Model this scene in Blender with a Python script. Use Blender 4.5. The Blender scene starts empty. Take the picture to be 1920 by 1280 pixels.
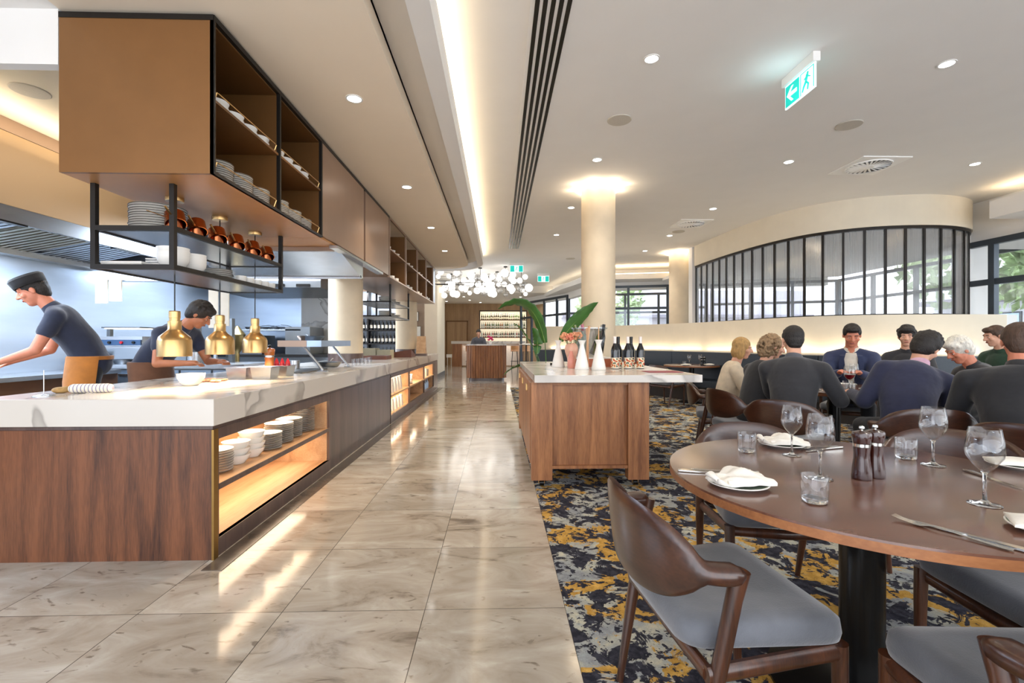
import bpy, math, random
from mathutils import Vector, Matrix, Euler
R = math.radians
random.seed(7)
SC = bpy.context.scene
COL = SC.collection
# ---------------------------------------------------------------- camera, world, exposure
cam_d = bpy.data.cameras.new('camera'); cam = bpy.data.objects.new('camera', cam_d); COL.objects.link(cam)
cam.location = (0, 0, 1.2); cam.rotation_euler = (R(90), 0, -math.atan(25/880))
cam_d.sensor_fit = 'HORIZONTAL'; cam_d.sensor_width = 36; cam_d.lens = 880/1920*36; cam_d.clip_start = 0.05; cam_d.clip_end = 200
SC.camera = cam
SC.view_settings.view_transform = 'Standard'; SC.view_settings.look = 'None'
SC.view_settings.gamma = 1; SC.view_settings.use_curve_mapping = False
SC.view_settings.exposure = 0.58
SC.cycles.use_denoising = True
SC.cycles.max_bounces = 14; SC.cycles.diffuse_bounces = 4; SC.cycles.glossy_bounces = 4
SC.cycles.transmission_bounces = 14; SC.cycles.transparent_max_bounces = 24
SC.cycles.caustics_reflective = False; SC.cycles.caustics_refractive = False
SC.cycles.sample_clamp_indirect = 6
W = bpy.data.worlds.new('sky'); SC.world = W; W.use_nodes = True
wn = W.node_tree; bg = wn.nodes['Background']
wt = wn.nodes.new('ShaderNodeTexCoord'); wz = wn.nodes.new('ShaderNodeTexNoise'); wz.inputs['Scale'].default_value = 3
wr = wn.nodes.new('ShaderNodeValToRGB')
wr.color_ramp.elements[0].position = .35; wr.color_ramp.elements[0].color = (.78, .86, 1, 1)
wr.color_ramp.elements[1].position = .65; wr.color_ramp.elements[1].color = (1, 1, 1, 1)
wn.links.new(wt.outputs['Generated'], wz.inputs['Vector']); wn.links.new(wz.outputs['Fac'], wr.inputs['Fac'])
wn.links.new(wr.outputs['Color'], bg.inputs['Color']); bg.inputs['Strength'].default_value = 2.9

def light(name, kind, loc, energy, color=(1, 1, 1), rot=(0, 0, 0), size=.1, sy=None, spot=None, blend=.5, parent=None):
    d = bpy.data.lights.new(name, kind); d.energy = energy; d.color = color
    if kind == 'AREA':
        d.size = size
        if sy: d.shape = 'RECTANGLE'; d.size_y = sy
    else: d.shadow_soft_size = size
    if spot: d.spot_size = spot; d.spot_blend = blend
    o = bpy.data.objects.new(name, d); COL.objects.link(o); o.location = loc; o.rotation_euler = rot
    if parent: o.parent = parent; o.matrix_parent_inverse = parent.matrix_basis.inverted()
    return o
WARM = (1, .70, .38); SOFT = (1, .91, .78)

# ---------------------------------------------------------------- materials
def lin(h):
    h = h.lstrip('#'); v = [int(h[i:i+2], 16)/255 for i in (0, 2, 4)]
    return tuple(x/12.92 if x <= .04045 else ((x+.055)/1.055)**2.4 for x in v) + (1,)
MATS = {}
def newmat(name):
    m = bpy.data.materials.new(name); m.use_nodes = True
    return m, m.node_tree, m.node_tree.nodes['Principled BSDF']
def N(t, k, **kw):
    n = t.nodes.new(k)
    for a, b in kw.items():
        if a in n.inputs: n.inputs[a].default_value = b
        else: setattr(n, a, b)
    return n
def pmat(name, col, rough=.5, metal=0, var=.06, scale=12, stretch=(1, 1, 1), bump=0, emit=None, es=1, coat=0, spec=None, sheen=0, trans=0, ior=None, alpha=None, bscale=None):
    """principled with a noise-modulated colour"""
    if name in MATS: return MATS[name]
    m, t, b = newmat(name)
    c = lin(col) if isinstance(col, str) else col
    tc = N(t, 'ShaderNodeTexCoord'); mp = N(t, 'ShaderNodeMapping'); mp.inputs['Scale'].default_value = stretch
    nz = N(t, 'ShaderNodeTexNoise'); nz.inputs['Scale'].default_value = scale; nz.inputs['Detail'].default_value = 4
    t.links.new(tc.outputs['Object'], mp.inputs['Vector']); t.links.new(mp.outputs['Vector'], nz.inputs['Vector'])
    rp = N(t, 'ShaderNodeValToRGB')
    rp.color_ramp.elements[0].position = .3; rp.color_ramp.elements[1].position = .7
    rp.color_ramp.elements[0].color = tuple(x*(1-var) for x in c[:3])+(1,)
    rp.color_ramp.elements[1].color = tuple(min(1, x*(1+var)) for x in c[:3])+(1,)
    t.links.new(nz.outputs['Fac'], rp.inputs['Fac']); t.links.new(rp.outputs['Color'], b.inputs['Base Color'])
    b.inputs['Roughness'].default_value = rough; b.inputs['Metallic'].default_value = metal
    if coat: b.inputs['Coat Weight'].default_value = coat; b.inputs['Coat Roughness'].default_value = .15
    if spec is not None: b.inputs['Specular IOR Level'].default_value = spec
    if sheen: b.inputs['Sheen Weight'].default_value = sheen
    if trans: b.inputs['Transmission Weight'].default_value = trans
    if ior: b.inputs['IOR'].default_value = ior
    if emit: b.inputs['Emission Color'].default_value = lin(emit) if isinstance(emit, str) else emit; b.inputs['Emission Strength'].default_value = es
    if bump:
        bp = N(t, 'ShaderNodeBump'); bp.inputs['Strength'].default_value = bump; bp.inputs['Distance'].default_value = .01
        if bscale:
            nz2 = N(t, 'ShaderNodeTexNoise'); nz2.inputs['Scale'].default_value = bscale; t.links.new(mp.outputs['Vector'], nz2.inputs['Vector']); t.links.new(nz2.outputs['Fac'], bp.inputs['Height'])
        else: t.links.new(nz.outputs['Fac'], bp.inputs['Height'])
        t.links.new(bp.outputs['Normal'], b.inputs['Normal'])
    MATS[name] = m; return m
def wood(name, c1, c2, axis='Z', rough=.42, scale=9, coat=0, board=0, baxis='X'):
    m, t, b = newmat(name)
    tc = N(t, 'ShaderNodeTexCoord'); mp = N(t, 'ShaderNodeMapping')
    s = [1, 1, 1]; s['XYZ'.index(axis)] = .07; mp.inputs['Scale'].default_value = s
    t.links.new(tc.outputs['Object'], mp.inputs['Vector'])
    vec = mp.outputs['Vector']
    n1 = N(t, 'ShaderNodeTexNoise'); n1.inputs['Scale'].default_value = scale; n1.inputs['Detail'].default_value = 6; n1.inputs['Distortion'].default_value = .7
    n2 = N(t, 'ShaderNodeTexNoise'); n2.inputs['Scale'].default_value = scale*14; n2.inputs['Detail'].default_value = 3
    t.links.new(vec, n1.inputs['Vector']); t.links.new(vec, n2.inputs['Vector'])
    mx = N(t, 'ShaderNodeMath', operation='MULTIPLY_ADD'); mx.inputs[1].default_value = .42; 
    t.links.new(n2.outputs['Fac'], mx.inputs[0]); t.links.new(n1.outputs['Fac'], mx.inputs[2])
    rp = N(t, 'ShaderNodeValToRGB'); rp.color_ramp.elements[0].position = .5; rp.color_ramp.elements[1].position = .92
    rp.color_ramp.elements[0].color = lin(c1); rp.color_ramp.elements[1].color = lin(c2)
    t.links.new(mx.outputs[0], rp.inputs['Fac']); t.links.new(rp.outputs['Color'], b.inputs['Base Color'])
    b.inputs['Roughness'].default_value = rough
    if coat: b.inputs['Coat Weight'].default_value = coat; b.inputs['Coat Roughness'].default_value = .2
    MATS[name] = m; return m
def marble(name, base, vein, rough=.18, scale=1.1, width=.035, warp=.6):
    m, t, b = newmat(name)
    tc = N(t, 'ShaderNodeTexCoord')
    n0 = N(t, 'ShaderNodeTexNoise'); n0.inputs['Scale'].default_value = scale*1.3; n0.inputs['Detail'].default_value = 5
    t.links.new(tc.outputs['Object'], n0.inputs['Vector'])
    ma = N(t, 'ShaderNodeMix', data_type='VECTOR'); ma.inputs[0].default_value = warp*.5
    t.links.new(tc.outputs['Object'], ma.inputs[4]); t.links.new(n0.outputs['Color'], ma.inputs[5])
    n1 = N(t, 'ShaderNodeTexNoise'); n1.inputs['Scale'].default_value = scale; n1.inputs['Detail'].default_value = 3; n1.inputs['Distortion'].default_value = 1.2
    t.links.new(ma.outputs[1], n1.inputs['Vector'])
    rp = N(t, 'ShaderNodeValToRGB'); cr = rp.color_ramp
    cr.elements[0].position = .5-width*1.8; cr.elements[0].color = lin(base)
    cr.elements[1].position = .5; cr.elements[1].color = lin(vein)
    e = cr.elements.new(.5+width*.35); e.color = lin(base)
    t.links.new(n1.outputs['Fac'], rp.inputs['Fac']); t.links.new(rp.outputs['Color'], b.inputs['Base Color'])
    b.inputs['Roughness'].default_value = rough
    MATS[name] = m; return m
def emis(name, col, s):
    m, t, b = newmat(name); b.inputs['Base Color'].default_value = lin(col) if isinstance(col, str) else tuple(x*.8 for x in col)+(1,)
    b.inputs['Emission Color'].default_value = lin(col) if isinstance(col, str) else tuple(col)+(1,); b.inputs['Emission Strength'].default_value = s
    MATS[name] = m; return m
def pane(name, tint=(1, 1, 1, 1), gloss=.08, diff=0, rough=.02, ribs=False):
    m, t, b = newmat(name); t.nodes.remove(b); out = t.nodes['Material Output']
    tr = N(t, 'ShaderNodeBsdfTransparent'); tr.inputs[0].default_value = tint
    gl = N(t, 'ShaderNodeBsdfGlossy'); gl.inputs['Roughness'].default_value = rough
    mx = N(t, 'ShaderNodeMixShader'); mx.inputs[0].default_value = gloss
    src = tr.outputs[0]
    if diff:
        tl = N(t, 'ShaderNodeBsdfTranslucent'); tl.inputs[0].default_value = tint
        m2 = N(t, 'ShaderNodeMixShader'); m2.inputs[0].default_value = diff
        t.links.new(tr.outputs[0], m2.inputs[1]); t.links.new(tl.outputs[0], m2.inputs[2]); src = m2.outputs[0]
        if ribs:
            tc = N(t, 'ShaderNodeTexCoord'); wv = N(t, 'ShaderNodeTexNoise'); mp = N(t, 'ShaderNodeMapping'); mp.inputs['Scale'].default_value = (60, 60, .8)
            t.links.new(tc.outputs['Object'], mp.inputs[0]); t.links.new(mp.outputs[0], wv.inputs['Vector']); wv.inputs['Scale'].default_value = 1
            mr = N(t, 'ShaderNodeMapRange'); mr.inputs[3].default_value = diff-.12; mr.inputs[4].default_value = diff+.12
            t.links.new(wv.outputs['Fac'], mr.inputs[0]); t.links.new(mr.outputs[0], m2.inputs[0])
    t.links.new(src, mx.inputs[1]); t.links.new(gl.outputs[0], mx.inputs[2]); t.links.new(mx.outputs[0], out.inputs['Surface'])
    MATS[name] = m; return m

# floor of large stone tiles
def floor_mat():
    m, t, b = newmat('stone_tile'); L = t.links
    tc = N(t, 'ShaderNodeTexCoord'); sx = N(t, 'ShaderNodeSeparateXYZ'); L.new(tc.outputs['Object'], sx.inputs[0])
    def M(op, a, bv, c=None):
        n = N(t, 'ShaderNodeMath', operation=op)
        for i, v in enumerate((a, bv, c)):
            if v is None: continue
            if isinstance(v, (int, float)): n.inputs[i].default_value = v
            else: L.new(v, n.inputs[i])
        return n.outputs[0]
    u = M('DIVIDE', M('SUBTRACT', sx.outputs[0], .30), .63); v = M('DIVIDE', M('SUBTRACT', sx.outputs[1], 2.11), .627)
    fu, fv = M('FRACT', u, None), M('FRACT', v, None); iu, iv = M('FLOOR', u, None), M('FLOOR', v, None)
    e = M('MINIMUM', M('MINIMUM', fu, M('SUBTRACT', 1, fu)), M('MINIMUM', fv, M('SUBTRACT', 1, fv)))
    grout = M('LESS_THAN', e, .0028)
    cb = N(t, 'ShaderNodeCombineXYZ'); L.new(iu, cb.inputs[0]); L.new(iv, cb.inputs[1])
    wn_ = N(t, 'ShaderNodeTexWhiteNoise'); wn_.noise_dimensions = '3D'; L.new(cb.outputs[0], wn_.inputs['Vector'])
    off = N(t, 'ShaderNodeVectorMath', operation='SCALE'); off.inputs['Scale'].default_value = 13; L.new(wn_.outputs['Color'], off.inputs[0])
    ad = N(t, 'ShaderNodeVectorMath', operation='ADD'); L.new(tc.outputs['Object'], ad.inputs[0]); L.new(off.outputs[0], ad.inputs[1])
    mp = N(t, 'ShaderNodeMapping'); mp.inputs['Rotation'].default_value = (0, 0, .5); mp.inputs['Scale'].default_value = (1, 2.1, 1); L.new(ad.outputs[0], mp.inputs[0])
    n1 = N(t, 'ShaderNodeTexNoise'); n1.inputs['Scale'].default_value = 2.2; n1.inputs['Detail'].default_value = 9; n1.inputs['Roughness'].default_value = .62; n1.inputs['Distortion'].default_value = .9
    L.new(mp.outputs[0], n1.inputs['Vector'])
    rp = N(t, 'ShaderNodeValToRGB'); cr = rp.color_ramp
    cr.elements[0].position = .3; cr.elements[0].color = lin('#73675b'); cr.elements[1].position = .72; cr.elements[1].color = lin('#cdc8bf')
    x = cr.elements.new(.42); x.color = lin('#a99e90'); x = cr.elements.new(.55); x.color = lin('#b8afa2')
    L.new(n1.outputs['Fac'], rp.inputs['Fac'])
    n2 = N(t, 'ShaderNodeTexNoise'); n2.inputs['Scale'].default_value = 5; n2.inputs['Detail'].default_value = 8; n2.inputs['Distortion'].default_value = 2.5
    L.new(mp.outputs[0], n2.inputs['Vector'])
    r2 = N(t, 'ShaderNodeValToRGB'); r2.color_ramp.elements[0].position = .29; r2.color_ramp.elements[1].position = .37
    r2.color_ramp.elements[0].color = (1, 1, 1, 1); r2.color_ramp.elements[1].color = (0, 0, 0, 1)
    L.new(n2.outputs['Fac'], r2.inputs['Fac'])
    mx = N(t, 'ShaderNodeMix', data_type='RGBA'); mx.inputs[7].default_value = lin('#6d6054'); L.new(M('MULTIPLY', r2.outputs['Color'], .75), mx.inputs[0]); L.new(rp.outputs['Color'], mx.inputs[6])
    hv = N(t, 'ShaderNodeMapRange'); hv.inputs[3].default_value = .84; hv.inputs[4].default_value = 1.1; L.new(wn_.outputs['Value'], hv.inputs[0])
    mm = N(t, 'ShaderNodeVectorMath', operation='SCALE'); L.new(mx.outputs[2], mm.inputs[0]); L.new(hv.outputs[0], mm.inputs['Scale'])
    m3 = N(t, 'ShaderNodeMix', data_type='RGBA'); m3.inputs[7].default_value = lin('#4f4841'); L.new(grout, m3.inputs[0]); L.new(mm.outputs[0], m3.inputs[6])
    L.new(m3.outputs[2], b.inputs['Base Color'])
    ro = N(t, 'ShaderNodeMapRange'); ro.inputs[3].default_value = .05; ro.inputs[4].default_value = .17; L.new(n1.outputs['Fac'], ro.inputs[0])
    L.new(ro.outputs[0], b.inputs['Roughness']); b.inputs['Specular IOR Level'].default_value = .6
    return m
def carpet_mat():
    m, t, b = newmat('patterned_carpet'); L = t.links
    tc = N(t, 'ShaderNodeTexCoord'); mp = N(t, 'ShaderNodeMapping'); L.new(tc.outputs['Object'], mp.inputs[0]); mp.inputs['Rotation'].default_value = (0, 0, .3)
    def nz(s, d, dist, off, r=.6):
        mq = N(t, 'ShaderNodeMapping'); mq.inputs['Location'].default_value = off; L.new(mp.outputs[0], mq.inputs[0])
        n = N(t, 'ShaderNodeTexNoise'); n.inputs['Scale'].default_value = s; n.inputs['Detail'].default_value = d; n.inputs['Distortion'].default_value = dist; n.inputs['Roughness'].default_value = r
        L.new(mq.outputs[0], n.inputs['Vector']); return n.outputs['Fac']
    def ramp(src, a, c):
        n = N(t, 'ShaderNodeMapRange'); n.inputs[1].default_value = a; n.inputs[2].default_value = c; L.new(src, n.inputs[0]); return n.outputs[0]
    def mix(f, c1, c2):
        n = N(t, 'ShaderNodeMix', data_type='RGBA'); L.new(f, n.inputs[0])
        for i, c in ((6, c1), (7, c2)):
            if isinstance(c, str): n.inputs[i].default_value = lin(c)
            else: L.new(c, n.inputs[i])
        return n.outputs[2]
    fine = nz(230, 2, 0, (3, 1, 0))
    greys = mix(ramp(nz(4.6, 3, .5, (9, 2, 0)), .42, .6), '#7c7f86', '#bdb9a4')
    greys = mix(ramp(nz(26, 4, .6, (0, 4, 0)), .35, .7), greys, '#9aa0a2')
    gold = mix(ramp(nz(20, 4, .4, (1, 8, 2)), .35, .7), '#a27c38', '#cda55a')
    goldmask = ramp(nz(4.0, 6, .6, (5, 5, 0), .6), .515, .53)
    c = mix(goldmask, greys, gold)
    navy = mix(ramp(nz(30, 3, .3, (2, 7, 1)), .4, .7), '#26262f', '#42434e')
    nmask = ramp(nz(6.5, 7, .7, (0, 0, 3), .66), .50, .512)
    c = mix(nmask, c, navy)
    sp = ramp(nz(24, 4, .6, (7, 3, 1), .5), .59, .61)
    c = mix(sp, c, navy)
    sc = N(t, 'ShaderNodeVectorMath', operation='SCALE'); L.new(c, sc.inputs[0])
    fr = N(t, 'ShaderNodeMapRange'); fr.inputs[3].default_value = .7; fr.inputs[4].default_value = 1.35; L.new(fine, fr.inputs[0]); L.new(fr.outputs[0], sc.inputs['Scale'])
    L.new(sc.outputs[0], b.inputs['Base Color']); b.inputs['Roughness'].default_value = .95; b.inputs['Specular IOR Level'].default_value = .1
    bp = N(t, 'ShaderNodeBump'); bp.inputs['Strength'].default_value = .5; bp.inputs['Distance'].default_value = .004; L.new(fine, bp.inputs['Height']); L.new(bp.outputs[0], b.inputs['Normal'])
    return m
M_FLOOR = floor_mat(); M_CARPET = carpet_mat()
wood('walnut', '#3c2216', '#7d4e33', 'Z', .4, 15)
wood('walnut_light', '#70452a', '#ab7449', 'Z', .42, 15)
wood('chair_wood', '#2a1710', '#5a3420', 'Z', .28, 16, coat=.4)
wood('chair_shell', '#2c1811', '#4d2e20', 'X', .28, 10, coat=.4)
wood('table_wood', '#553529', '#7a5240', 'X', .24, 7, coat=.7)
wood('table_edge', '#7c4c2e', '#a26b43', 'X', .4, 9)
wood('oak', '#b58a62', '#dab48b', 'Y', .5, 7)
wood('oak_vertical', '#a97850', '#cf9f72', 'Z', .5, 7)
wood('dark_veneer', '#4a3a36', '#6a5650', 'Z', .3, 7, coat=.3)
marble('marble', '#d2ccc4', '#a59f98', .16, .8, .028)
marble('marble_wall', '#d9d6d0', '#8d867c', .2, 1.6, .035)
pmat('plaster', '#e3ddd4', .9, var=.015, scale=3)
pmat('plaster_warm_glow', '#eee0cc', .9, var=.012, scale=3)  # soffit plaster tinted peach: warm light on it is painted into the colour
pmat('vent_white', '#f4f3f0', .5, var=.01)
pmat('plaster_white', '#e9e7e4', .9, var=.012, scale=3)
pmat('plaster_cream', '#e4dac6', .8, var=.03, scale=4)
pmat('column_plaster', '#dccbb0', .75, var=.05, scale=5)
pmat('bronze_panel', '#8c643e', .36, .45, .05, 5, spec=.4)
pmat('bronze_lamp_glow', '#c8925c', .4, .35, .04, 5)  # cabinet underside: orange glow of the heat lamps mixed into the bronze
pmat('bronze_light', '#a58c7a', .33, .5, .03, 5)
pmat('bronze_inner', '#6d4a25', .45, .3, .05, 6)
pmat('black_metal', '#2a2725', .4, .6, .05, 30)
pmat('black_gloss', '#161514', .25, .3, .05, 30)
pmat('brass', '#c8a26c', .30, 1, .05, 25, stretch=(1, 1, .1))
pmat('brass_trim', '#9c7b45', .35, .9, .05, 25)
pmat('copper', '#b06a44', .22, 1, .08, 25)
pmat('steel', '#b9bcc0', .27, 1, .05, 6, stretch=(1, 1, 6))
pmat('steel_dark', '#77797b', .35, 1, .05, 6)
pmat('steel_blue', '#a3b6cd', .3, .8, .04, 6)
pmat('steel_wall', '#c3d0e0', .24, .55, .08, 2.2, stretch=(.4, .4, 2.5), bump=.15)
def perf():
    m, t, b = newmat('perforated'); tc = N(t, 'ShaderNodeTexCoord'); vo = N(t, 'ShaderNodeTexVoronoi'); vo.inputs['Scale'].default_value = 38; vo.inputs['Randomness'].default_value = 0
    r = N(t, 'ShaderNodeValToRGB'); r.color_ramp.elements[0].position = .30; r.color_ramp.elements[0].color = lin('#5d4a35'); r.color_ramp.elements[1].position = .36; r.color_ramp.elements[1].color = lin('#b59874')
    mq = N(t, 'ShaderNodeMapping'); mq.inputs['Scale'].default_value = (0, 1, 1); mq.inputs['Location'].default_value = (.0131, 0, 0); t.links.new(tc.outputs['Object'], mq.inputs[0]); t.links.new(mq.outputs[0], vo.inputs['Vector']); t.links.new(vo.outputs['Distance'], r.inputs[0]); t.links.new(r.outputs[0], b.inputs['Base Color']); b.inputs['Roughness'].default_value = .5; b.inputs['Metallic'].default_value = .3; MATS['perforated'] = m
perf()
pmat('white_ceramic', '#eeebe5', .18, var=.02)
pmat('plate_rim', '#4b463f', .4, var=.05)
pmat('green_glaze', '#7d8c7a', .3, var=.2, scale=60)
pmat('navy_leather', '#2b3642', .42, var=.06, scale=40, bump=.1)
pmat('banquette_base', '#2c2725', .5)
pmat('grey_velvet', '#5f6269', .85, var=.38, scale=5, sheen=.5, bump=.1, bscale=200)
pmat('linen', '#f1ece2', .9, var=.03, scale=60, bump=.15, bscale=260)
pmat('cutlery', '#cfcdc8', .16, 1, .03, 40)
pmat('mill_wood', '#35130b', .15, 0, .25, 40, stretch=(1, 1, .15), coat=.6)
pmat('rubber', '#222', .7) if False else None
pmat('aluminium_dark', '#4c535a', .4, .6, .04)
pmat('leaf', '#3c6b2c', .4, var=.25, scale=8, coat=.2)
pmat('leaf_vein', '#87a552', .5)
pmat('bottle_glass', '#14161a', .08, 0, .1, 20, coat=.5)
pmat('paper', '#efe9dc', .8, var=.03)
pane('window_glass', (.97, .99, 1, 1), .06)
pane('fluted_glass', (.97, .98, 1, 1), .06, .22, .12, ribs=True)
def drinkglass(name):
    m, t, b = newmat(name); t.nodes.remove(b); tr = N(t, 'ShaderNodeBsdfTransparent'); tr.inputs[0].default_value = (.965, .97, .975, 1)
    gl = N(t, 'ShaderNodeBsdfGlossy'); gl.inputs['Roughness'].default_value = .015; fr = N(t, 'ShaderNodeLayerWeight'); fr.inputs['Blend'].default_value = .28
    mu = N(t, 'ShaderNodeMath', operation='MULTIPLY_ADD'); mu.inputs[1].default_value = .95; mu.inputs[2].default_value = .05; mx = N(t, 'ShaderNodeMixShader'); pw = N(t, 'ShaderNodeMath', operation='POWER'); pw.inputs[1].default_value = 1.9
    t.links.new(fr.outputs['Fresnel' if False else 'Facing'], pw.inputs[0]); t.links.new(pw.outputs[0], mu.inputs[0]); t.links.new(mu.outputs[0], mx.inputs[0]); t.links.new(tr.outputs[0], mx.inputs[1]); t.links.new(gl.outputs[0], mx.inputs[2]); t.links.new(mx.outputs[0], t.nodes['Material Output'].inputs['Surface']); MATS[name] = m
drinkglass('clear_glass')
_m, _t, _b = newmat('solid_glass'); _b.inputs['Transmission Weight'].default_value = 1; _b.inputs['Roughness'].default_value = 0; _b.inputs['IOR'].default_value = 1.46; MATS['solid_glass'] = _m
_m, _t, _b = newmat('red_wine'); _b.inputs['Roughness'].default_value = .05; _b.inputs['Base Color'].default_value = lin('#7a0a1c'); MATS['red_wine'] = _m
emis('lamp_disc', (1, .97, .9), 14); emis('cove_light', (1, .84, .60), 3); emis('globe_light', (1, .97, .92), 1.15)
emis('ring_light', (1, .88, .70), 3); emis('led_white', (1, .93, .8), 4); emis('sign_white', (.80, 1, .98), .75); emis('sign_green', (.0, .50, .42), .55)
emis('bulb', (1, .72, .35), 30)

# ---------------------------------------------------------------- mesh building
class MB:
    def __init__(s): s.v = []; s.f = []; s.m = []; s.cur = 0
    def add(s, vs, fs):
        o = len(s.v); s.v += [tuple(v) for v in vs]; s.f += [tuple(i+o for i in f) for f in fs]; s.m += [s.cur]*len(fs); return s
    def box(s, x0, y0, z0, x1, y1, z1):
        x0, x1 = min(x0, x1), max(x0, x1); y0, y1 = min(y0, y1), max(y0, y1); z0, z1 = min(z0, z1), max(z0, z1)
        return s.add([(x0, y0, z0), (x1, y0, z0), (x1, y1, z0), (x0, y1, z0), (x0, y0, z1), (x1, y0, z1), (x1, y1, z1), (x0, y1, z1)],
                     [(0, 3, 2, 1), (4, 5, 6, 7), (0, 1, 5, 4), (1, 2, 6, 5), (2, 3, 7, 6), (3, 0, 4, 7)])
    def rings(s, rs, cap0=True, cap1=True, closed=False):
        n = len(rs[0]); vs = [p for r in rs for p in r]; fs = []
        k = len(rs)
        for i in range(k if closed else k-1):
            for j in range(n):
                a, b2 = i*n+j, i*n+(j+1) % n; c, d = ((i+1) % k)*n+(j+1) % n, ((i+1) % k)*n+j
                fs.append((a, b2, c, d))
        if not closed:
            if cap0: fs.append(tuple(range(n-1, -1, -1)))
            if cap1: fs.append(tuple((k-1)*n+j for j in range(n)))
        return s.add(vs, fs)
    def lathe(s, prof, n=24, c=(0, 0, 0), cap=True):
        rs = [[(c[0]+r*math.cos(2*math.pi*j/n), c[1]+r*math.sin(2*math.pi*j/n), c[2]+z) for j in range(n)] for r, z in prof]
        return s.rings(rs, cap, cap)
    def cyl(s, c, r, z0, z1, n=20, r2=None):
        return s.lathe([(r, z0), (r if r2 is None else r2, z1)], n, (c[0], c[1], 0))
    def prism(s, poly, z0, z1):
        n = len(poly)
        a = sum(poly[i][0]*poly[(i+1) % n][1]-poly[(i+1) % n][0]*poly[i][1] for i in range(n))
        if a < 0: poly = poly[::-1]
        return s.rings([[(x, y, z0) for x, y in poly], [(x, y, z1) for x, y in poly]])
    def tube(s, pts, rad, n=10, cap=True, flat=1.0, up=(0, 0, 1)):
        pts = [Vector(p) for p in pts]; rs = []
        if not isinstance(rad, (list, tuple)): rad = [rad]*len(pts)
        prev = None
        for i, p in enumerate(pts):
            d = (pts[min(i+1, len(pts)-1)]-pts[max(i-1, 0)]).normalized()
            if prev is None:
                u = Vector(up)
                if abs(u.dot(d)) > .95: u = Vector((1, 0, 0))
                a = d.cross(u).normalized()
            else: a = (prev-d*prev.dot(d)).normalized()
            prev = a; b2 = a.cross(d)*-1
            rs.append([tuple(p+a*rad[i]*math.cos(2*math.pi*j/n)+b2*rad[i]*flat*math.sin(2*math.pi*j/n)) for j in range(n)])
        return s.rings(rs, cap, cap)
    def ell(s, c, rx, ry, rz, rot=None, n=14, m=9):
        mt = Euler(rot).to_matrix() if rot else None; rs = []
        for i in range(1, m):
            ph = math.pi*i/m; r = []
            for j in range(n):
                th = 2*math.pi*j/n; p = Vector((rx*math.sin(ph)*math.cos(th), ry*math.sin(ph)*math.sin(th), -rz*math.cos(ph)))
                if mt: p = mt @ p
                r.append(tuple(p+Vector(c)))
            rs.append(r)
        def pole(sg):
            p = Vector((0, 0, sg*rz)); p = mt @ p if mt else p; return tuple(p+Vector(c))
        o = len(s.v); s.rings(rs, False, False)
        a = len(s.v); s.v += [pole(-1), pole(1)]; k = (len(rs)-1)*n
        for j in range(n): s.f.append((a, o+(j+1) % n, o+j)); s.f.append((a+1, o+k+j, o+k+(j+1) % n)); s.m += [s.cur]*2
        return s
    def caps(s, p0, p1, r0, r1, n=12):
        p0, p1 = Vector(p0), Vector(p1); d = (p1-p0); L = d.length or 1e-6; d = d/L
        u = Vector((0, 0, 1)) if abs(d.z) < .9 else Vector((1, 0, 0)); a = d.cross(u).normalized(); b2 = d.cross(a)
        rs = []
        for k in range(5):
            ph = math.pi/2*(1-k/5.0)*.96; c = p0-d*r0*math.sin(ph); r = r0*math.cos(ph); rs.append((c, r))
        rs.append((p0, r0)); rs.append((p1, r1))
        for k in range(1, 6):
            ph = math.pi/2*k/5.0*.96; rs.append((p1+d*r1*math.sin(ph), r1*math.cos(ph)))
        return s.rings([[tuple(c+a*r*math.cos(2*math.pi*j/n)-b2*r*math.sin(2*math.pi*j/n)) for j in range(n)] for c, r in rs][::1])
    def xf(s, mt, start=0):
        for i in range(start, len(s.v)): s.v[i] = tuple(mt @ Vector(s.v[i]))
        return s

def setp(o, label=None, cat=None, group=None, kind=None):
    if label: o['label'] = label
    if cat: o['category'] = cat
    if group: o['group'] = group
    if kind: o['kind'] = kind
    return o
def obj(name, mb, mat, parent=None, smooth=True, bevel=0, subsurf=0, world=False, label=None, remesh=0, smoothit=6, loc=None, rz=0, angle=35):
    me = bpy.data.meshes.new(name); me.from_pydata(mb.v, [], mb.f)
    mats = mat if isinstance(mat, (list, tuple)) else [mat]
    for x in mats: me.materials.append(MATS[x] if isinstance(x, str) else x)
    if len(mats) > 1: me.polygons.foreach_set('material_index', mb.m)
    if smooth:
        me.polygons.foreach_set('use_smooth', [True]*len(me.polygons))
        if not remesh: me.set_sharp_from_angle(angle=R(angle))
    me.update()
    o = bpy.data.objects.new(name, me); COL.objects.link(o)
    if parent:
        o.parent = parent
        if world: o.matrix_parent_inverse = parent.matrix_basis.inverted()
    if loc: o.location = loc
    if rz: o.rotation_euler = (0, 0, rz)
    if bevel:
        b = o.modifiers.new('b', 'BEVEL'); b.width = bevel; b.segments = 2; b.limit_method = 'ANGLE'; b.angle_limit = R(40)
    if subsurf:
        b = o.modifiers.new('s', 'SUBSURF'); b.levels = subsurf; b.render_levels = subsurf
    if remesh:
        b = o.modifiers.new('r', 'REMESH'); b.mode = 'VOXEL'; b.voxel_size = remesh; b.use_smooth_shade = True
        b = o.modifiers.new('sm', 'SMOOTH'); b.factor = .5; b.iterations = smoothit
    if label: o['label'] = label
    return o
def struct(name, mb, mat, parent=None, **k):
    o = obj(name, mb, mat, parent, **k)
    if not parent: o['kind'] = 'structure'
    return o
def thing(name, label, cat, loc=(0, 0, 0), rz=0, group=None, rot=None):
    o = bpy.data.objects.new(name, None); COL.objects.link(o); o.empty_display_size = .1
    o.location = loc; o.rotation_euler = rot or (0, 0, rz)
    return setp(o, label, cat, group)
def solo(name, mb, mat, label, cat, group=None, **k):
    return setp(obj(name, mb, mat, **k), label, cat, group)
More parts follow.
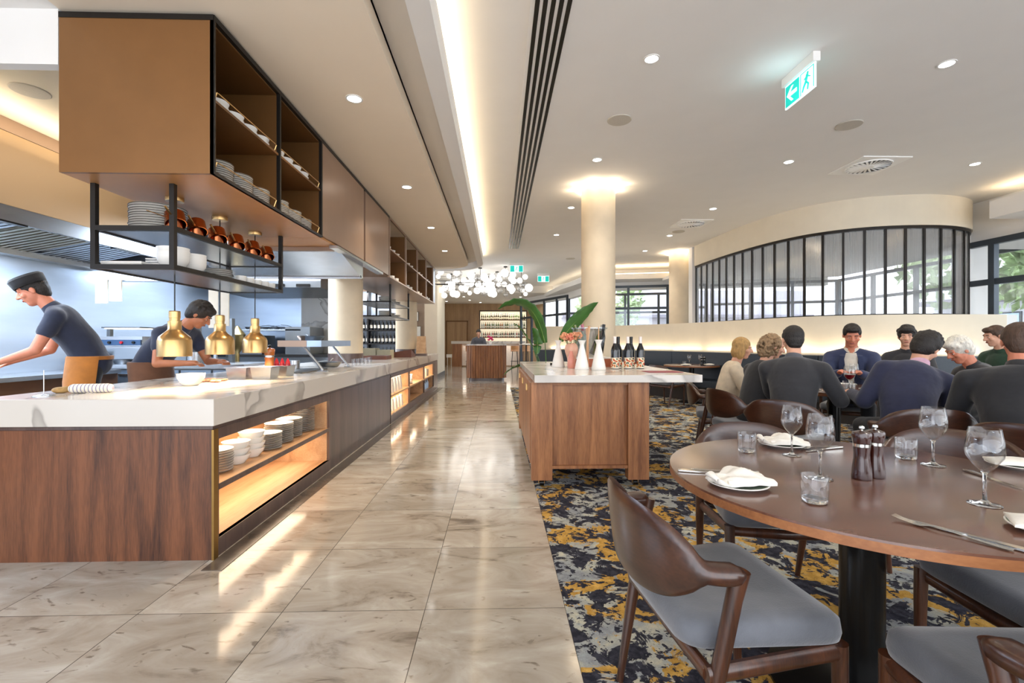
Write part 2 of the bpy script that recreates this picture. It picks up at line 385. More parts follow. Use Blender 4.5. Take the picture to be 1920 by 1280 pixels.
KIDS = {}
def kids(o): return [c for c in COL.objects if c.parent is o]
def dup(root, loc, rz=0, label=None, group=None, rot=None, scale=None):
    if root.name not in KIDS:
        KIDS[root.name] = [(c, kids(c)) for c in kids(root)]
    r = root.copy(); COL.objects.link(r); r.location = loc; r.rotation_euler = rot or (0, 0, rz)
    if scale: r.scale = (scale,)*3
    if label: r['label'] = label
    if group: r['group'] = group
    for ch, gs in KIDS[root.name]:
        c = ch.copy(); COL.objects.link(c); c.parent = r
        for g in gs:
            d = g.copy(); COL.objects.link(d); d.parent = c
    return r
def place(root, used, loc, rz=0, label=None, group=None, rot=None, scale=None):
    """first call moves the original, later calls copy it"""
    if not used.get(root.name):
        used[root.name] = 1
        if root.name not in KIDS: KIDS[root.name] = [(c, kids(c)) for c in kids(root)]
        root.location = loc; root.rotation_euler = rot or (0, 0, rz)
        if scale: root.scale = (scale,)*3
        if label: root['label'] = label
        if group: root['group'] = group
        return root
    return dup(root, loc, rz, label, group, rot, scale)
USED = {}
ORD = ['first', 'second', 'third', 'fourth', 'fifth', 'sixth', 'seventh', 'eighth', 'ninth', 'tenth', 'eleventh', 'twelfth', 'thirteenth', 'fourteenth', 'fifteenth', 'sixteenth', 'seventeenth', 'eighteenth', 'nineteenth', 'twentieth',
       'twenty-first', 'twenty-second', 'twenty-third', 'twenty-fourth', 'twenty-fifth', 'twenty-sixth', 'twenty-seventh', 'twenty-eighth']
def from_top(i, n):
    if i == n-1: return 'topmost'
    if i == 0: return 'bottom'
    return ORD[n-1-i]+' from top'
def stack(proto, x, y, z, n, pitch, label, group, rz=0, jitter=.002, scale=None):
    for i in range(n):
        place(proto, USED, (x+random.uniform(-jitter, jitter), y+random.uniform(-jitter, jitter), z+i*pitch), rz, label % from_top(i, n), group, scale=scale)
# ================================================================= shell
CZ = 3.4; SZ = 3.0
f = MB(); f.box(-5.6, -2.5, -.1, 9.5, 25, 0); struct('floor', f, M_FLOOR, smooth=False)
c = MB(); c.prism([(.30, -2.5), (9.2, -2.5), (9.2, 9.9), (4.3, 9.9), (3.6, 11.2), (1.2, 12.2), (.30, 12.2)], -.02, .006)
o = struct('floor_carpet', c, M_CARPET, smooth=False)
b = MB(); b.box(-1.557, 2.5, -.02, -1.45, 12.3, .003); pmat('dark_stone', '#5b5148', .25, var=.35, scale=9); struct('floor_border', b, 'dark_stone', smooth=False)
# main ceiling
c = MB(); c.box(-.75, -2.5, CZ, 9.5, 12.0, CZ+.1); c.box(-5.6, 12.0, CZ, 9.5, 19.0, CZ+.1); struct('ceiling', c, 'plaster_white', smooth=False)
# lowered soffit on the left with rounded far corner, recessed groove
def edge_path(off):   # plan line of the soffit edge, offset inwards (towards -x, -y)
    r = 1.15-off; cx, cy = -.365-1.15, 12.1-1.15; pts = [(-.365-off, -2.5), (-.365-off, cy)]
    for k in range(1, 13):
        a = R(90*k/12); pts.append((cx+r*math.cos(a), cy+r*math.sin(a)))
    pts.append((-5.0, 12.1-off)); return pts
def strip(mb, a, b2, z0, z1):
    mb.rings([[(p[0], p[1], z0), (q[0], q[1], z0), (q[0], q[1], z1), (p[0], p[1], z1)] for p, q in zip(a, b2)])
s = MB(); strip(s, edge_path(0), edge_path(.13), SZ, SZ+.2)       # lip
struct('ceiling_soffit_edge', s, 'plaster_white', smooth=False)
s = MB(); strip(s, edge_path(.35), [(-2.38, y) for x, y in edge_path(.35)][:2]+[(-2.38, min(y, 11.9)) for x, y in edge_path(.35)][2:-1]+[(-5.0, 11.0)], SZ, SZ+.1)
struct('ceiling_soffit', s, 'plaster_warm_glow', smooth=False)
s = MB(); strip(s, edge_path(.13), edge_path(.35), SZ+.13, SZ+.2); struct('ceiling_soffit_groove', s, 'plaster', smooth=False)
# upper deck that closes the soffit: cove back slopes up to main ceiling
s = MB(); s.box(-5.6, -2.5, SZ+.2, -.70, 12.0, SZ+.24); struct('ceiling_soffit_top', s, 'plaster_white', smooth=False)
s = MB()
pr = [(-.70-.0+.38*(1-math.cos(R(a))), SZ+.2+.2*math.sin(R(a))) for a in range(0, 91, 15)]
s.rings([[(x, y, z) for x, z in pr]+[(pr[-1][0], y, CZ+.06), (-.8, y, CZ+.06), (-.8, y, SZ+.2)] for y in (-2.5, 12.0)]); struct('ceiling_cove', s, 'plaster_white')
# cove light lies on the lip, out of sight
ep = edge_path(.05); s = MB(); strip(s, edge_path(.09), edge_path(.125), SZ+.2, SZ+.215)
setp(obj('cove_strip_light', s, 'cove_light', smooth=False), 'warm light strip running along the top of the lowered ceiling edge', 'light strip')
light('cove_a', 'AREA', (-.43, 5, SZ+.23), 34, (1, .80, .52), (R(180), R(-22), 0), .06, 14)
# kitchen ceiling and bulkheads
s = MB(); s.box(-5.6, -2.5, 3.1, -2.38, 9.0, 3.19); struct('ceiling_kitchen', s, 'plaster_cream', smooth=False)
s = MB(); s.box(-5.6, 2.61, 2.70, -2.385, 2.67, 3.1); struct('trim_1', s, 'plaster_white', smooth=False)
s = MB(); s.box(-5.6, -2.5, 3.0, -2.38, 2.62, 3.1); struct('ceiling_front', s, 'plaster_white', smooth=False)
# walls
s = MB(); s.box(-5.1, -2.5, 0, -4.95, 9.0, 3.1); struct('wall_left', s, 'steel_wall', smooth=False)
s = MB(); s.box(-4.95, 8.6, 0, -2.90, 8.75, 3.1); struct('wall_kitchen_back', s, 'steel_wall', smooth=False)
s = MB(); s.box(-3.55, 8.55, .9, -2.90, 8.598, 2.2); struct('wall_marble_panel', s, 'marble_wall', smooth=False)
pmat('taupe_panel', '#927a64', .6, var=.05)
s = MB(); s.box(-4.2, 14.2, 0, -2.25, 14.35, 3.0); struct('wall_service', s, 'taupe_panel', smooth=False)
s = MB(); s.box(-2.9, 15.2, .14, -1.98, 17.3, 3.2); struct('wall_end_pier', s, 'plaster_cream', smooth=False)
s = MB(); s.box(-2.9, 15.19, 0, -1.97, 17.31, .14); struct('baseboard_pier', s, 'aluminium_dark', smooth=False)
# lower ceiling above the bar and end wall in timber veneer
wood('veneer', '#8d6b48', '#b28f66', 'Z', .45, 5)
s = MB(); s.box(-3.2, 18.6, 3.13, 2.4, 24.3, 3.45); struct('ceiling_bar', s, 'plaster', smooth=False)
s = MB(); s.box(-3.2, 24.0, 0, -.95, 24.15, 3.13); s.box(1.42, 24, 0, 2.4, 24.15, 3.13); s.box(-.95, 24, 2.75, 1.42, 24.15, 3.13); s.box(-.95, 24, 0, 1.42, 24.15, 1.1); s.box(-.97, 24.4, 1.0, 1.45, 24.45, 2.8)
struct('wall_far', s, 'veneer', smooth=False)
s = MB(); s.box(-3.3, 18.0, 0, -3.15, 24.2, 3.13); struct('wall_far_left', s, 'plaster_cream', smooth=False)
d = MB(); d.box(-2.62, 23.93, 0, -1.62, 23.99, 2.2); d1 = struct('door_1', d, 'veneer', smooth=False)
d = MB(); d.box(-2.68, 23.9, 0, -2.62, 24, 2.26); d.box(-1.62, 23.9, 0, -1.56, 24, 2.26); d.box(-2.68, 23.9, 2.2, -1.56, 24, 2.26); obj('door_frame', d, 'bronze_inner', d1, smooth=False)
# columns with light ring recesses
def column(name, x, y, r, z0, z1, ring=True):
    m = MB(); m.lathe([(r, z0+.0), (r, z1)], 48, (x, y, 0)); o = struct(name, m, 'column_plaster')
    if z0 > .5 or not ring:
        m = MB(); m.lathe([(r+.006, z0), (r+.006, z0+.14)], 48, (x, y, 0)); obj('column_skirting', m, 'dark_veneer', o)
    if ring:
        m = MB(); m.lathe([(r+.012, z1-.03), (r+.10, z1-.03), (r+.10, z1-.004), (r+.012, z1-.004)], 48, (x, y, 0), cap=False); obj('light_ring', m, 'ring_light', o)
        for k in range(8):
            a = R(22+45*k); light('ring', 'POINT', (x+(r+.14)*math.cos(a), y+(r+.14)*math.sin(a), z1-.10), .8, (1, .80, .55), size=.06)
    return o
column('column_1', 1.42, 6.66, .24, 0, CZ); column('column_2', 4.45, 11.45, .24, 0, CZ)
column('column_3', -2.28, 7.07, .245, .885, 2.6, False); column('column_4', -2.15, 11.0, .245, .885, 2.6, False)

# curved low wall behind the banquette, and glazed partition above it
def cr(pts, n=6):
    out = []; P = [Vector(p) for p in pts]
    for i in range(len(P)-1):
        p0, p1, p2, p3 = P[max(i-1, 0)], P[i], P[i+1], P[min(i+2, len(P)-1)]
        for k in range(n):
            t = k/n; out.append(.5*((2*p1)+(-p0+p2)*t+(2*p0-5*p1+4*p2-p3)*t*t+(-p0+3*p1-3*p2+p3)*t**3))
    out.append(P[-1]); return [tuple(p) for p in out]
def offset(path, d):
    out = []
    for i, p in enumerate(path):
        a, b2 = Vector(path[max(i-1, 0)]), Vector(path[min(i+1, len(path)-1)]); t = (b2-a).normalized(); n = Vector((-t.y, t.x)); out.append((p[0]+n.x*d, p[1]+n.y*d))
    return out
WALLP = cr([(1.0, 12.3), (2.2, 12.2), (3.0, 11.75), (3.6, 10.95), (4.1, 10.05), (4.45, 9.0), (4.68, 8.1), (4.95, 7.45), (5.4, 7.0), (6.0, 6.78), (6.8, 6.72), (7.5, 6.72)])
def wallstrip(path, d0, d1, z0, z1):
    m = MB(); strip(m, offset(path, d0), offset(path, d1), z0, z1); return m
struct('wall_banquette', wallstrip(WALLP, 0, .14, 0, 1.60), 'plaster_cream', smooth=False)
# banquette bench along the wall
bn = thing('banquette', 'long curved navy leather banquette against the low cream wall', 'bench', (4.4, 8.5, 0))
obj('seat_base', wallstrip(WALLP, -.5, -.02, 0, .30), 'banquette_base', bn, world=True, smooth=False)
obj('seat_cushion', wallstrip(WALLP, -.56, -.12, .30, .46), 'navy_leather', bn, world=True, smooth=False, bevel=.03)
NW = len(WALLP); seg = 11
for i in range(0, NW-1, seg):
    q = WALLP[i:i+seg+1]
    if len(q) > 1: obj('back_cushion', wallstrip(q, -.13, -.012, .44, .985), 'navy_leather', bn, world=True, smooth=False, bevel=.012)
# warm strip hidden behind the top of the backrest
m = wallstrip(WALLP[14:], -.012, -.002, .93, .96); setp(obj('banquette_strip_light', m, 'cove_light', smooth=False), 'warm light strip tucked behind the banquette backrest', 'light strip')
for i in range(4, NW-3, 5):
    a, b2 = Vector(WALLP[i]), Vector(WALLP[i+2]); t = (b2-a); n = Vector((-t.y, t.x)).normalized(); p = a-n*.07
    light('bench_glow', 'AREA', (p.x, p.y, 1.0), 1.5, (1, .82, .58), (R(180), 0, math.atan2(t.y, t.x)), .8, .04)
# partition
PART = cr([(4.58, 10.75), (4.60, 9.9), (4.68, 8.9), (4.86, 8.0), (5.15, 7.42), (5.6, 7.06), (6.2, 6.90), (6.8, 6.92), (7.35, 7.15), (7.75, 7.6)], 8)
def arclen(path):
    s = [0]
    for i in range(len(path)-1): s.append(s[-1]+(Vector(path[i+1])-Vector(path[i])).length)
    return s
AL = arclen(PART)
def at(path, al, t):
    for i in range(len(al)-1):
        if al[i+1] >= t: break
    k = (t-al[i])/max(1e-9, al[i+1]-al[i]); a, b2 = Vector(path[i]), Vector(path[i+1]); d = (b2-a).normalized(); return a+(b2-a)*k, d
p = thing('glazed_partition', 'curved black framed fluted glass screen above the low cream wall', 'glass partition', (5.2, 8, 1.6))
NM = 24
for i in range(NM+1):
    q, d = at(PART, AL, AL[-1]*i/NM); m = MB(); m.box(-.016, -.018, 1.6, .016, .018, 2.92); m.xf(Matrix.Translation((q.x, q.y, 0)) @ Matrix.Rotation(math.atan2(d.y, d.x), 4, 'Z'))
    obj('mullion', m, 'black_metal', p, world=True, smooth=False)
    if i < NM:
        q2, d2 = at(PART, AL, AL[-1]*(i+1)/NM); m = MB(); strip(m, [tuple(q), tuple(q2)], [(q.x+.008*d.y, q.y-.008*d.x), (q2.x+.008*d.y, q2.y-.008*d.x)], 1.62, 2.9); obj('pane', m, 'fluted_glass', p, world=True, smooth=False)
obj('head_rail', wallstrip(PART, -.032, .032, 2.90, 2.945), 'black_metal', p, world=True, smooth=False)
obj('sill_rail', wallstrip(PART, -.032, .032, 1.59, 1.62), 'black_metal', p, world=True, smooth=False)
PB = PART+[(8.1, 8.0)]
struct('wall_bulkhead', wallstrip(PB, -.05, .12, 2.945, CZ), 'plaster_cream', smooth=False)
m = MB(); m.box(4.50, 10.8, 1.6, 4.66, 11.0, CZ); struct('wall_partition_jamb', m, 'plaster_white', smooth=False)
struct('wall_partition_deck', wallstrip(PART, -.14, .25, 1.55, 1.598), 'plaster_cream', smooth=False)
m = MB(); m.box(7.55, 7.35, 0, 7.9, 7.6, 3.4); m.box(7.5, 6.80, 0, 7.75, 7.4, 1.6); struct('wall_right_pier', m, 'plaster_white', smooth=False)
# right hand lowered soffit with a lit edge over the side windows
m = MB(); m.box(7.0, -2.5, 2.95, 9.2, 6.5, 3.2); struct('ceiling_side_soffit', m, 'plaster_white', smooth=False)
m = MB(); m.box(7.06, -2.5, 3.2, 7.10, 6.46, 3.215); m.box(7.06, 6.42, 3.2, 9.0, 6.46, 3.215); setp(obj('cove_strip_light', m, 'cove_light', smooth=False), 'warm light strip on top of the lowered soffit over the side windows', 'light strip')
light('cove_r', 'AREA', (7.15, 3, 3.23), 9, WARM, (R(180), 0, 0), .05, 7)
m = MB(); m.box(7.6, 6.5, 2.78, 9.2, 7.8, 3.4); struct('wall_right_head', m, 'plaster_white', smooth=False)

# ---- windows: frames + glass
def window(name, a, b2, z0, z1, verts, horis, fr=.05, dp=.08, mat='aluminium_dark', glass='window_glass', label=None):
    a, b2 = Vector(a), Vector(b2); L = (b2-a).length; ang = math.atan2(b2.y-a.y, b2.x-a.x)
    mt = Matrix.Translation((a.x, a.y, 0)) @ Matrix.Rotation(ang, 4, 'Z')
    m = MB(); m.box(0, -.006, z0, L, .006, z1); m.xf(mt); o = struct(name, m, glass, smooth=False)
    m = MB()
    m.box(0, -dp/2, z0, L, dp/2, z0+fr); m.box(0, -dp/2, z1-fr, L, dp/2, z1)
    for v in [0, 1]+list(verts):
        x = v*L; x = min(max(x, fr/2), L-fr/2); m.box(x-fr/2, -dp/2, z0+fr, x+fr/2, dp/2, z1-fr)
    for h in horis: m.box(0, -dp/2+.01, h-fr/2, L, dp/2-.01, h+fr/2)
    m.xf(mt); obj('window_frame', m, mat, o, smooth=False); return o
window('window_1', (1.0, 21.4), (2.6, 17.5), 0, 2.95, [.27, .55, .8], [2.25], .09)
window('window_2', (2.6, 17.5), (6.6, 16.4), 0, 2.95, [.22, .5, .78], [2.25], .08)
window('window_3', (2.2, 15.0), (5.9, 15.0), 0.0, 3.0, [.2, .42, .62, .84], [2.35], .07) if False else None
window('window_4', (3.0, 14.6), (6.2, 13.8), 0, 2.92, [.31, .66], [2.22], .07)
m = MB(); m.box(1.05, 17.2, 2.95, 9.0, 21.6, 3.4); struct('trim_2', m, 'plaster_white', smooth=False) if False else None
m = MB(); strip(m, [(1.0, 21.4), (2.6, 17.5), (3.0, 14.6), (6.2, 13.8), (9.3, 13.0)], [(1.2, 21.5), (2.8, 17.6), (3.2, 14.9), (6.3, 14.1), (9.4, 13.3)], 2.80, CZ+.0); struct('trim_3', m, 'plaster_white', smooth=False)
m = MB(); strip(m, [(1.9, 19.0), (2.3, 16.2), (2.75, 13.9), (6.1, 13.1), (7, 12.9)], [(1.94, 19.0), (2.34, 16.24), (2.8, 13.95), (6.12, 13.15), (7, 12.95)], 3.18, 3.2)
m2 = MB(); strip(m2, [(1.85, 19.0), (2.22, 16.2), (2.68, 13.85), (6.1, 13.02), (9.3, 12.4)], [(2.2, 19.0), (2.8, 16.3), (3.2, 14.5), (6.2, 13.7), (9.3, 13.1)], 3.02, 3.17); struct('ceiling_window_soffit', m2, 'plaster_white', smooth=False)
setp(obj('cove_strip_light', m, 'cove_light', smooth=False), 'warm light strip on the lowered ceiling along the far windows', 'light strip')
light('cove_w', 'AREA', (4.4, 13.35, 3.22), 12, WARM, (R(180), 0, R(-14)), 3.2, .05)
window('window_5', (7.6, 7.5), (7.6, -2.5), 0, 2.78, [.05, .36, .6, .85], [2.12], .09)
window('window_6', (6.3, 13.8), (9.3, 12.6), 0, 2.9, [.33, .66], [2.3], .07)
window('window_7', (9.3, 12.6), (9.3, 7.8), 0, 2.9, [.25, .5, .75], [2.3], .07)
m = MB(); m.prism([(q[0], q[1]) for q in offset(PART[:-1], .14)]+[(7.9, 7.7), (9.2, 7.9), (9.2, 12.5), (6.3, 13.5), (4.75, 13.5)], 2.96, 3.04); struct('ceiling_lobby', m, 'plaster_white', smooth=False)
# street outside
m = MB(); m.box(9.5, -10, -.12, 60, 60, -.1); m.box(2.6, 25, -.12, 9.5, 60, -.1); m.box(6.3, 14, -.12, 9.5, 25, -.1); m.box(1.5, 22, -.12, 6.4, 25, -.1)
pmat('pavement', '#b9b7b3', .9, var=.06, scale=3); struct('ground_street', m, 'pavement', smooth=False)

# ================================================================= ceiling fittings
m = MB(); m.lathe([(.05, -.006), (.062, -.006), (.062, .0), (.05, 0)], 24, cap=False)
dl = thing('downlight', 'x', 'downlight'); obj('trim_ring', m, 'plaster_white', dl)
m = MB(); m.lathe([(.05, -.004), (.05, -.002)], 24); obj('lamp', m, 'lamp_disc', dl)
rows = {3.62: 'front', 5.65: 'second', 7.68: 'third', 9.65: 'fourth', 11.3: 'rearmost'}
cols = {1.19: 'nearest the slot diffuser', 3.55: 'mid ceiling', 5.9: 'nearest the side windows'}
for y, a in rows.items():
    for x, b2 in cols.items():
        if y > 9 and x > 5: continue
        if y == 11.3 and x != 3.55: continue
        if (x, y) == (5.9, 7.68): continue
        o = place(dl, USED, (x, y, CZ), 0, 'round recessed white downlight, %s row, %s' % (a, b2), 'downlights in the main ceiling')
        light('downlight_lamp', 'SPOT', (x, y, CZ-.03), 42, SOFT, spot=R(115), blend=.8, size=.05)
for y, a in ((3.51, 'nearest of four'), (5.5, 'second of four'), (7.45, 'third of four'), (9.35, 'farthest of four')):
    place(dl, USED, (-1.07, y, SZ), 0, 'round recessed downlight above the kitchen counter aisle, %s' % a, 'downlights in the lowered ceiling')
    light('downlight_lamp', 'SPOT', (-1.07, y, SZ-.03), 46, (1, .80, .56), spot=R(115), blend=.8, size=.05)
for x, y, a in ((-1.5, 20.3, 'left front'), (-1.35, 21.9, 'left rear'), (.95, 20.3, 'right front'), (.9, 21.9, 'right rear'), (-2.5, 22.6, 'above the timber door'), (-.9, 23.2, 'close to left end of bottle shelves'), (.85, 23.2, 'close to right end of bottle shelves')):
    place(dl, USED, (x, y, 3.13), 0, 'small downlight in grey ceiling over bar, %s' % a, 'downlights over the bar')
    light('downlight_lamp', 'SPOT', (x, y, 3.1), 14, SOFT, spot=R(100), blend=.8, size=.05)
m = MB(); m.lathe([(0.001, -.008), (.115, -.008), (.12, -.004), (.12, 0)], 32)
pmat('speaker_grey', '#c2bcb1', .8, var=.1, scale=300)
sp = solo('ceiling_speaker', m, 'speaker_grey', 'x', 'speaker')
for x, y, z, l in ((1.2, 4.63, CZ, 'round ceiling speaker behind the front downlight row near the slot diffuser'), (3.56, 4.67, CZ, 'round ceiling speaker between exit sign and square air vent'), (-3.55, 3.66, 3.1, 'round ceiling speaker over the kitchen, beside the bronze cabinet'), (3.6, 9.3, CZ, 'small round ceiling speaker beside the second swirl vent'), (1.9, 12.4, CZ, 'round ceiling speaker beyond the column, near far windows')):
    place(sp, USED, (x, y, z), 0, l, 'ceiling speakers')
# slot diffuser
sd = thing('slot_diffuser', 'long black linear slot diffuser set in the white ceiling', 'air vent', (.345, 5, CZ))
m = MB(); m.box(.205, -2.4, CZ-.012, .485, 11.15, CZ-.002); obj('frame', m, 'plaster_white', sd, world=True, smooth=False)
for k in range(5):
    x = .235+k*.052; m = MB(); m.box(x, -2.3, CZ-.016, x+.030, 11.05, CZ-.006); obj('slot', m, 'black_gloss', sd, world=True, smooth=False)
# swirl vents
def swirl(x, y, rz, label):
    v = thing('swirl_vent', label, 'air vent', (x, y, CZ), rz, 'swirl vents')
    m = MB(); m.box(-.30, -.30, -.012, .30, .30, 0); obj('plate', m, 'vent_white', v, smooth=False)
    m = MB(); m.lathe([(.235, -.016), (.235, -.0105)], 40); obj('throat', m, 'black_gloss', v)
    m = MB()
    for k in range(24):
        q = MB(); q.box(.05, -.011, -.022, .232, .011, -.014); q.xf(Matrix.Rotation(R(15*k), 4, 'Z') @ Matrix.Rotation(R(22), 4, 'X')); m.add(q.v, q.f)
    obj('blades', m, 'vent_white', v, smooth=False)
    m = MB(); m.lathe([(.06, -.026), (.06, -.012)], 24); m.lathe([(.232, -.024), (.245, -.024), (.245, -.01), (.232, -.01)], 40, cap=False); obj('hub', m, 'vent_white', v)
swirl(4.62, 5.74, 0, 'square white ceiling vent with round swirl blades, the nearer one'); swirl(3.58, 8.65, 0, 'square white ceiling vent with swirl blades, beyond the big column'); swirl(1.87, 12.4, 0, 'distant swirl ceiling vent left of the big column') if False else None
swirl(5.9, 7.4, 0, 'square ceiling vent near the curved bulkhead at far right') if False else None
# exit signs
def exit_sign(loc, rz, label, arrow=True):
    e = thing('exit_sign', label, 'exit sign', loc, rz, 'exit signs')
    m = MB(); m.box(-.20, -.03, -.075, .20, .03, 0); obj('housing', m, 'plaster_white', e, smooth=False, bevel=.006)
    m = MB(); m.box(-.185, -.006, -.265, .185, .006, -.07); p = obj('sign_panel', m, 'sign_white', e, smooth=False)
    for sg in (-1, 1):
        m = MB(); y0, y1 = (-.009, -.0062) if sg < 0 else (.0062, .009)
        m.box(-.175, y0, -.255, (-.0 if arrow else -.062), y1, -.085)
        if not arrow: m.box(.062, y0, -.255, .175, y1, -.085)
        if arrow:
            for q in ((.015, -.09, .175, -.084), (.169, -.255, .175, -.084), (.015, -.255, .021, -.084)): m.box(q[0], y0, q[1], q[2], y1, q[3])
        obj('green_field', m, 'sign_green', p, smooth=False)
        yy = -.0105 if sg < 0 else .0105
        def plate(poly, mat, nm):
            q = MB(); q.rings([[(x, y, z) for x, z in poly] for y in (yy-.001, yy+.001)]); obj(nm, q, mat, p, smooth=False)
        if arrow:
            plate([(-.155, -.17), (-.095, -.11), (-.068, -.11), (-.112, -.155), (-.025, -.155), (-.025, -.185), (-.112, -.185), (-.068, -.23), (-.095, -.23)], 'sign_white', 'arrow')
            cx, g = .095, 'sign_green'
        else: cx, g = 0, 'sign_green'
        q = MB(); q.ell((cx+.012, yy, -.115), .012, .002, .012)
        for A, B, r in (((cx+.008, -.13), (cx-.008, -.175), .010), ((cx-.008, -.175), (cx-.035, -.205), .008), ((cx-.035, -.205), (cx-.05, -.235), .006), ((cx-.008, -.175), (cx+.02, -.20), .008), ((cx+.02, -.20), (cx+.012, -.24), .006), ((cx+.006, -.135), (cx-.028, -.15), .005), ((cx+.01, -.138), (cx+.04, -.155), .005)):
            q.caps((A[0], yy, A[1]), (B[0], yy, B[1]), r, r*.8, 8)
        obj('running_figure', q, g, p)
    return e
exit_sign((2.405, 3.68, CZ), R(-90), 'green and white exit sign with left arrow hanging from the ceiling')
light('sign_glow', 'AREA', (2.25, 3.68, CZ-.29), .35, (.6, .9, 1), (R(180), 0, 0), .2)
exit_sign((.50, 13.1, CZ), 0, 'small distant green exit sign beside the globe chandelier', False)
exit_sign((1.45, 15.2, CZ), R(0), 'small far exit sign left of the big column', False)
# chandelier of glass globes
ch = thing('globe_chandelier', 'sprawling chandelier of glowing glass globes on thin black rods', 'chandelier', (-.4, 15.0, CZ))
random.seed(5)
G = []
for k in range(84):
    for _ in range(50):
        x, y = random.uniform(-2.0, .9), random.uniform(13.3, 16.6); z = 3.02+random.uniform(-.26, .20)
        if all((x-a)**2+(y-b2)**2+(z-c2)**2 > .19**2 for a, b2, c2, _r in G): break
    G.append((x, y, z, random.choice((.07, .085, .10, .12))))
pane('globe_clear', (.85, .85, .85, 1), .25, 0, .03)
for i, (x, y, z, r) in enumerate(G):
    m = MB(); m.ell((x, y, z), r, r, r, n=16, m=10); obj('globe', m, 'globe_clear' if i % 4 == 3 else 'globe_light', ch, world=True)
m = MB()
for i, (x, y, z, r) in enumerate(G):
    if i % 2 == 0:
        g2 = min(G[:i]+G[i+1:], key=lambda q: (q[0]-x)**2+(q[1]-y)**2); m.tube([(x, y, z), (g2[0], g2[1], z), g2[:3]], .006, 6)
for k in range(14):
    x, y = random.uniform(-1.9, .8), random.uniform(13.5, 16.3); m.tube([(x-.45, y, 3.0+.1*math.sin(k)), (x+.45, y, 3.0+.1*math.sin(k))], .008, 6)
obj('branch_rods', m, 'black_metal', ch, world=True)
for k in range(11):
    x, y = (-1.8+k*.25), 13.5+((k*7) % 11)*.26
    m = MB(); m.tube([(x, y, 3.05), (x, y, CZ)], .007, 6); s_ = obj('stem', m, 'black_metal', ch, world=True); m = MB(); m.cyl((x, y), .055, CZ-.03, CZ, 16); obj('ceiling_rose', m, 'black_metal', s_)
light('chandelier_glow', 'POINT', (-.5, 15.0, 2.6), 30, (1, .95, .88), size=1.0)
# ================================================================= serving counter
FX = -1.557; FY = 2.61; BX = -2.87; FAR = 12.15
m = MB(); m.box(BX, FY, .737, FX, FAR, .885)
solo('marble_worktop', m, 'marble', 'long white veined marble worktop capping the kitchen serving counter', 'countertop', smooth=False, bevel=.003)
m = MB(); m.box(BX+.03, FY+.025, .715, FX-.02, FAR-.02, .737)
solo('counter_carcass', m, 'dark_veneer', 'dark recessed carcass strip under the marble worktop', 'counter', smooth=False)
def boxes(mb, *bs):
    for b2 in bs: mb.box(*b2)
    return mb
m = MB(); m.box(BX+.03, 4.5, .0, BX+.06, FAR-.05, .714); solo('counter_back_panel', m, 'steel_dark', 'steel back panel on the kitchen side of the counter', 'panel', smooth=False)
# unit 1 : near end, open shelf
F1 = FX-.012
c1 = thing('counter_cabinet', 'walnut end counter unit with open lit oak shelves of plates', 'cabinet', (-2.2, 3.5, 0))
obj('end_panel', boxes(MB(), (BX, FY+.012, 0.0, F1, FY+.04, .715)), 'walnut', c1, world=True, smooth=False)
obj('brass_edge', boxes(MB(), (F1-.004, FY+.008, 0.0, F1+.008, FY+.05, .715)), 'brass_trim', c1, world=True, smooth=False)
obj('face_frame', boxes(MB(), (F1-.03, FY+.05, .655, F1, 4.42, .715), (F1-.03, FY+.05, 0, F1, 4.42, .10), (F1-.03, FY+.05, .10, F1, FY+.07, .655), (F1-.03, 4.395, .10, F1, 4.42, .655)), 'dark_veneer', c1, world=True, smooth=False)
obj('interior', boxes(MB(), (-2.10, FY+.06, .085, F1-.002, 4.40, .10), (-2.115, FY+.06, .10, -2.10, 4.40, .70), (-2.10, FY+.055, .10, F1-.02, FY+.07, .70), (-2.10, 4.385, .10, F1-.02, 4.40, .70), (-2.10, FY+.06, .70, F1-.02, 4.40, .714)), 'oak', c1, world=True, smooth=False)
sh = obj('shelf', boxes(MB(), (-2.10, FY+.07, .372, F1-.004, 4.385, .400)), 'oak', c1, world=True, smooth=False)
obj('shelf_edging', boxes(MB(), (F1-.004, FY+.07, .370, F1+.002, 4.395, .402)), 'dark_veneer', sh, smooth=False)
obj('light_strip', boxes(MB(), (-2.08, 2.75, .694, -2.06, 4.35, .70)), 'led_white', c1, world=True, smooth=False)
light('niche', 'AREA', (-1.80, 3.5, .69), 6, (1, .80, .56), (0, 0, 0), .25, 1.6, parent=None)
light('niche', 'AREA', (-1.83, 3.5, .365), 4.5, (1, .80, .56), (0, 0, 0), .2, 1.6, parent=None)
# unit 2 : closed
c2 = thing('counter_cabinet', 'closed dark timber counter unit between the two lit shelf niches', 'cabinet', (-1.8, 5.6, 0))
obj('door', boxes(MB(), (F1-.03, 4.425, .10, F1, 6.84, .715)), 'dark_veneer', c2, world=True, smooth=False)
obj('plinth', boxes(MB(), (F1-.03, 4.425, 0, F1-.006, 6.86, .10)), 'dark_veneer', c2, world=True, smooth=False)
obj('divider', boxes(MB(), (F1-.03, 6.845, .10, F1+.004, 6.88, .715)), 'black_metal', c2, world=True, smooth=False)
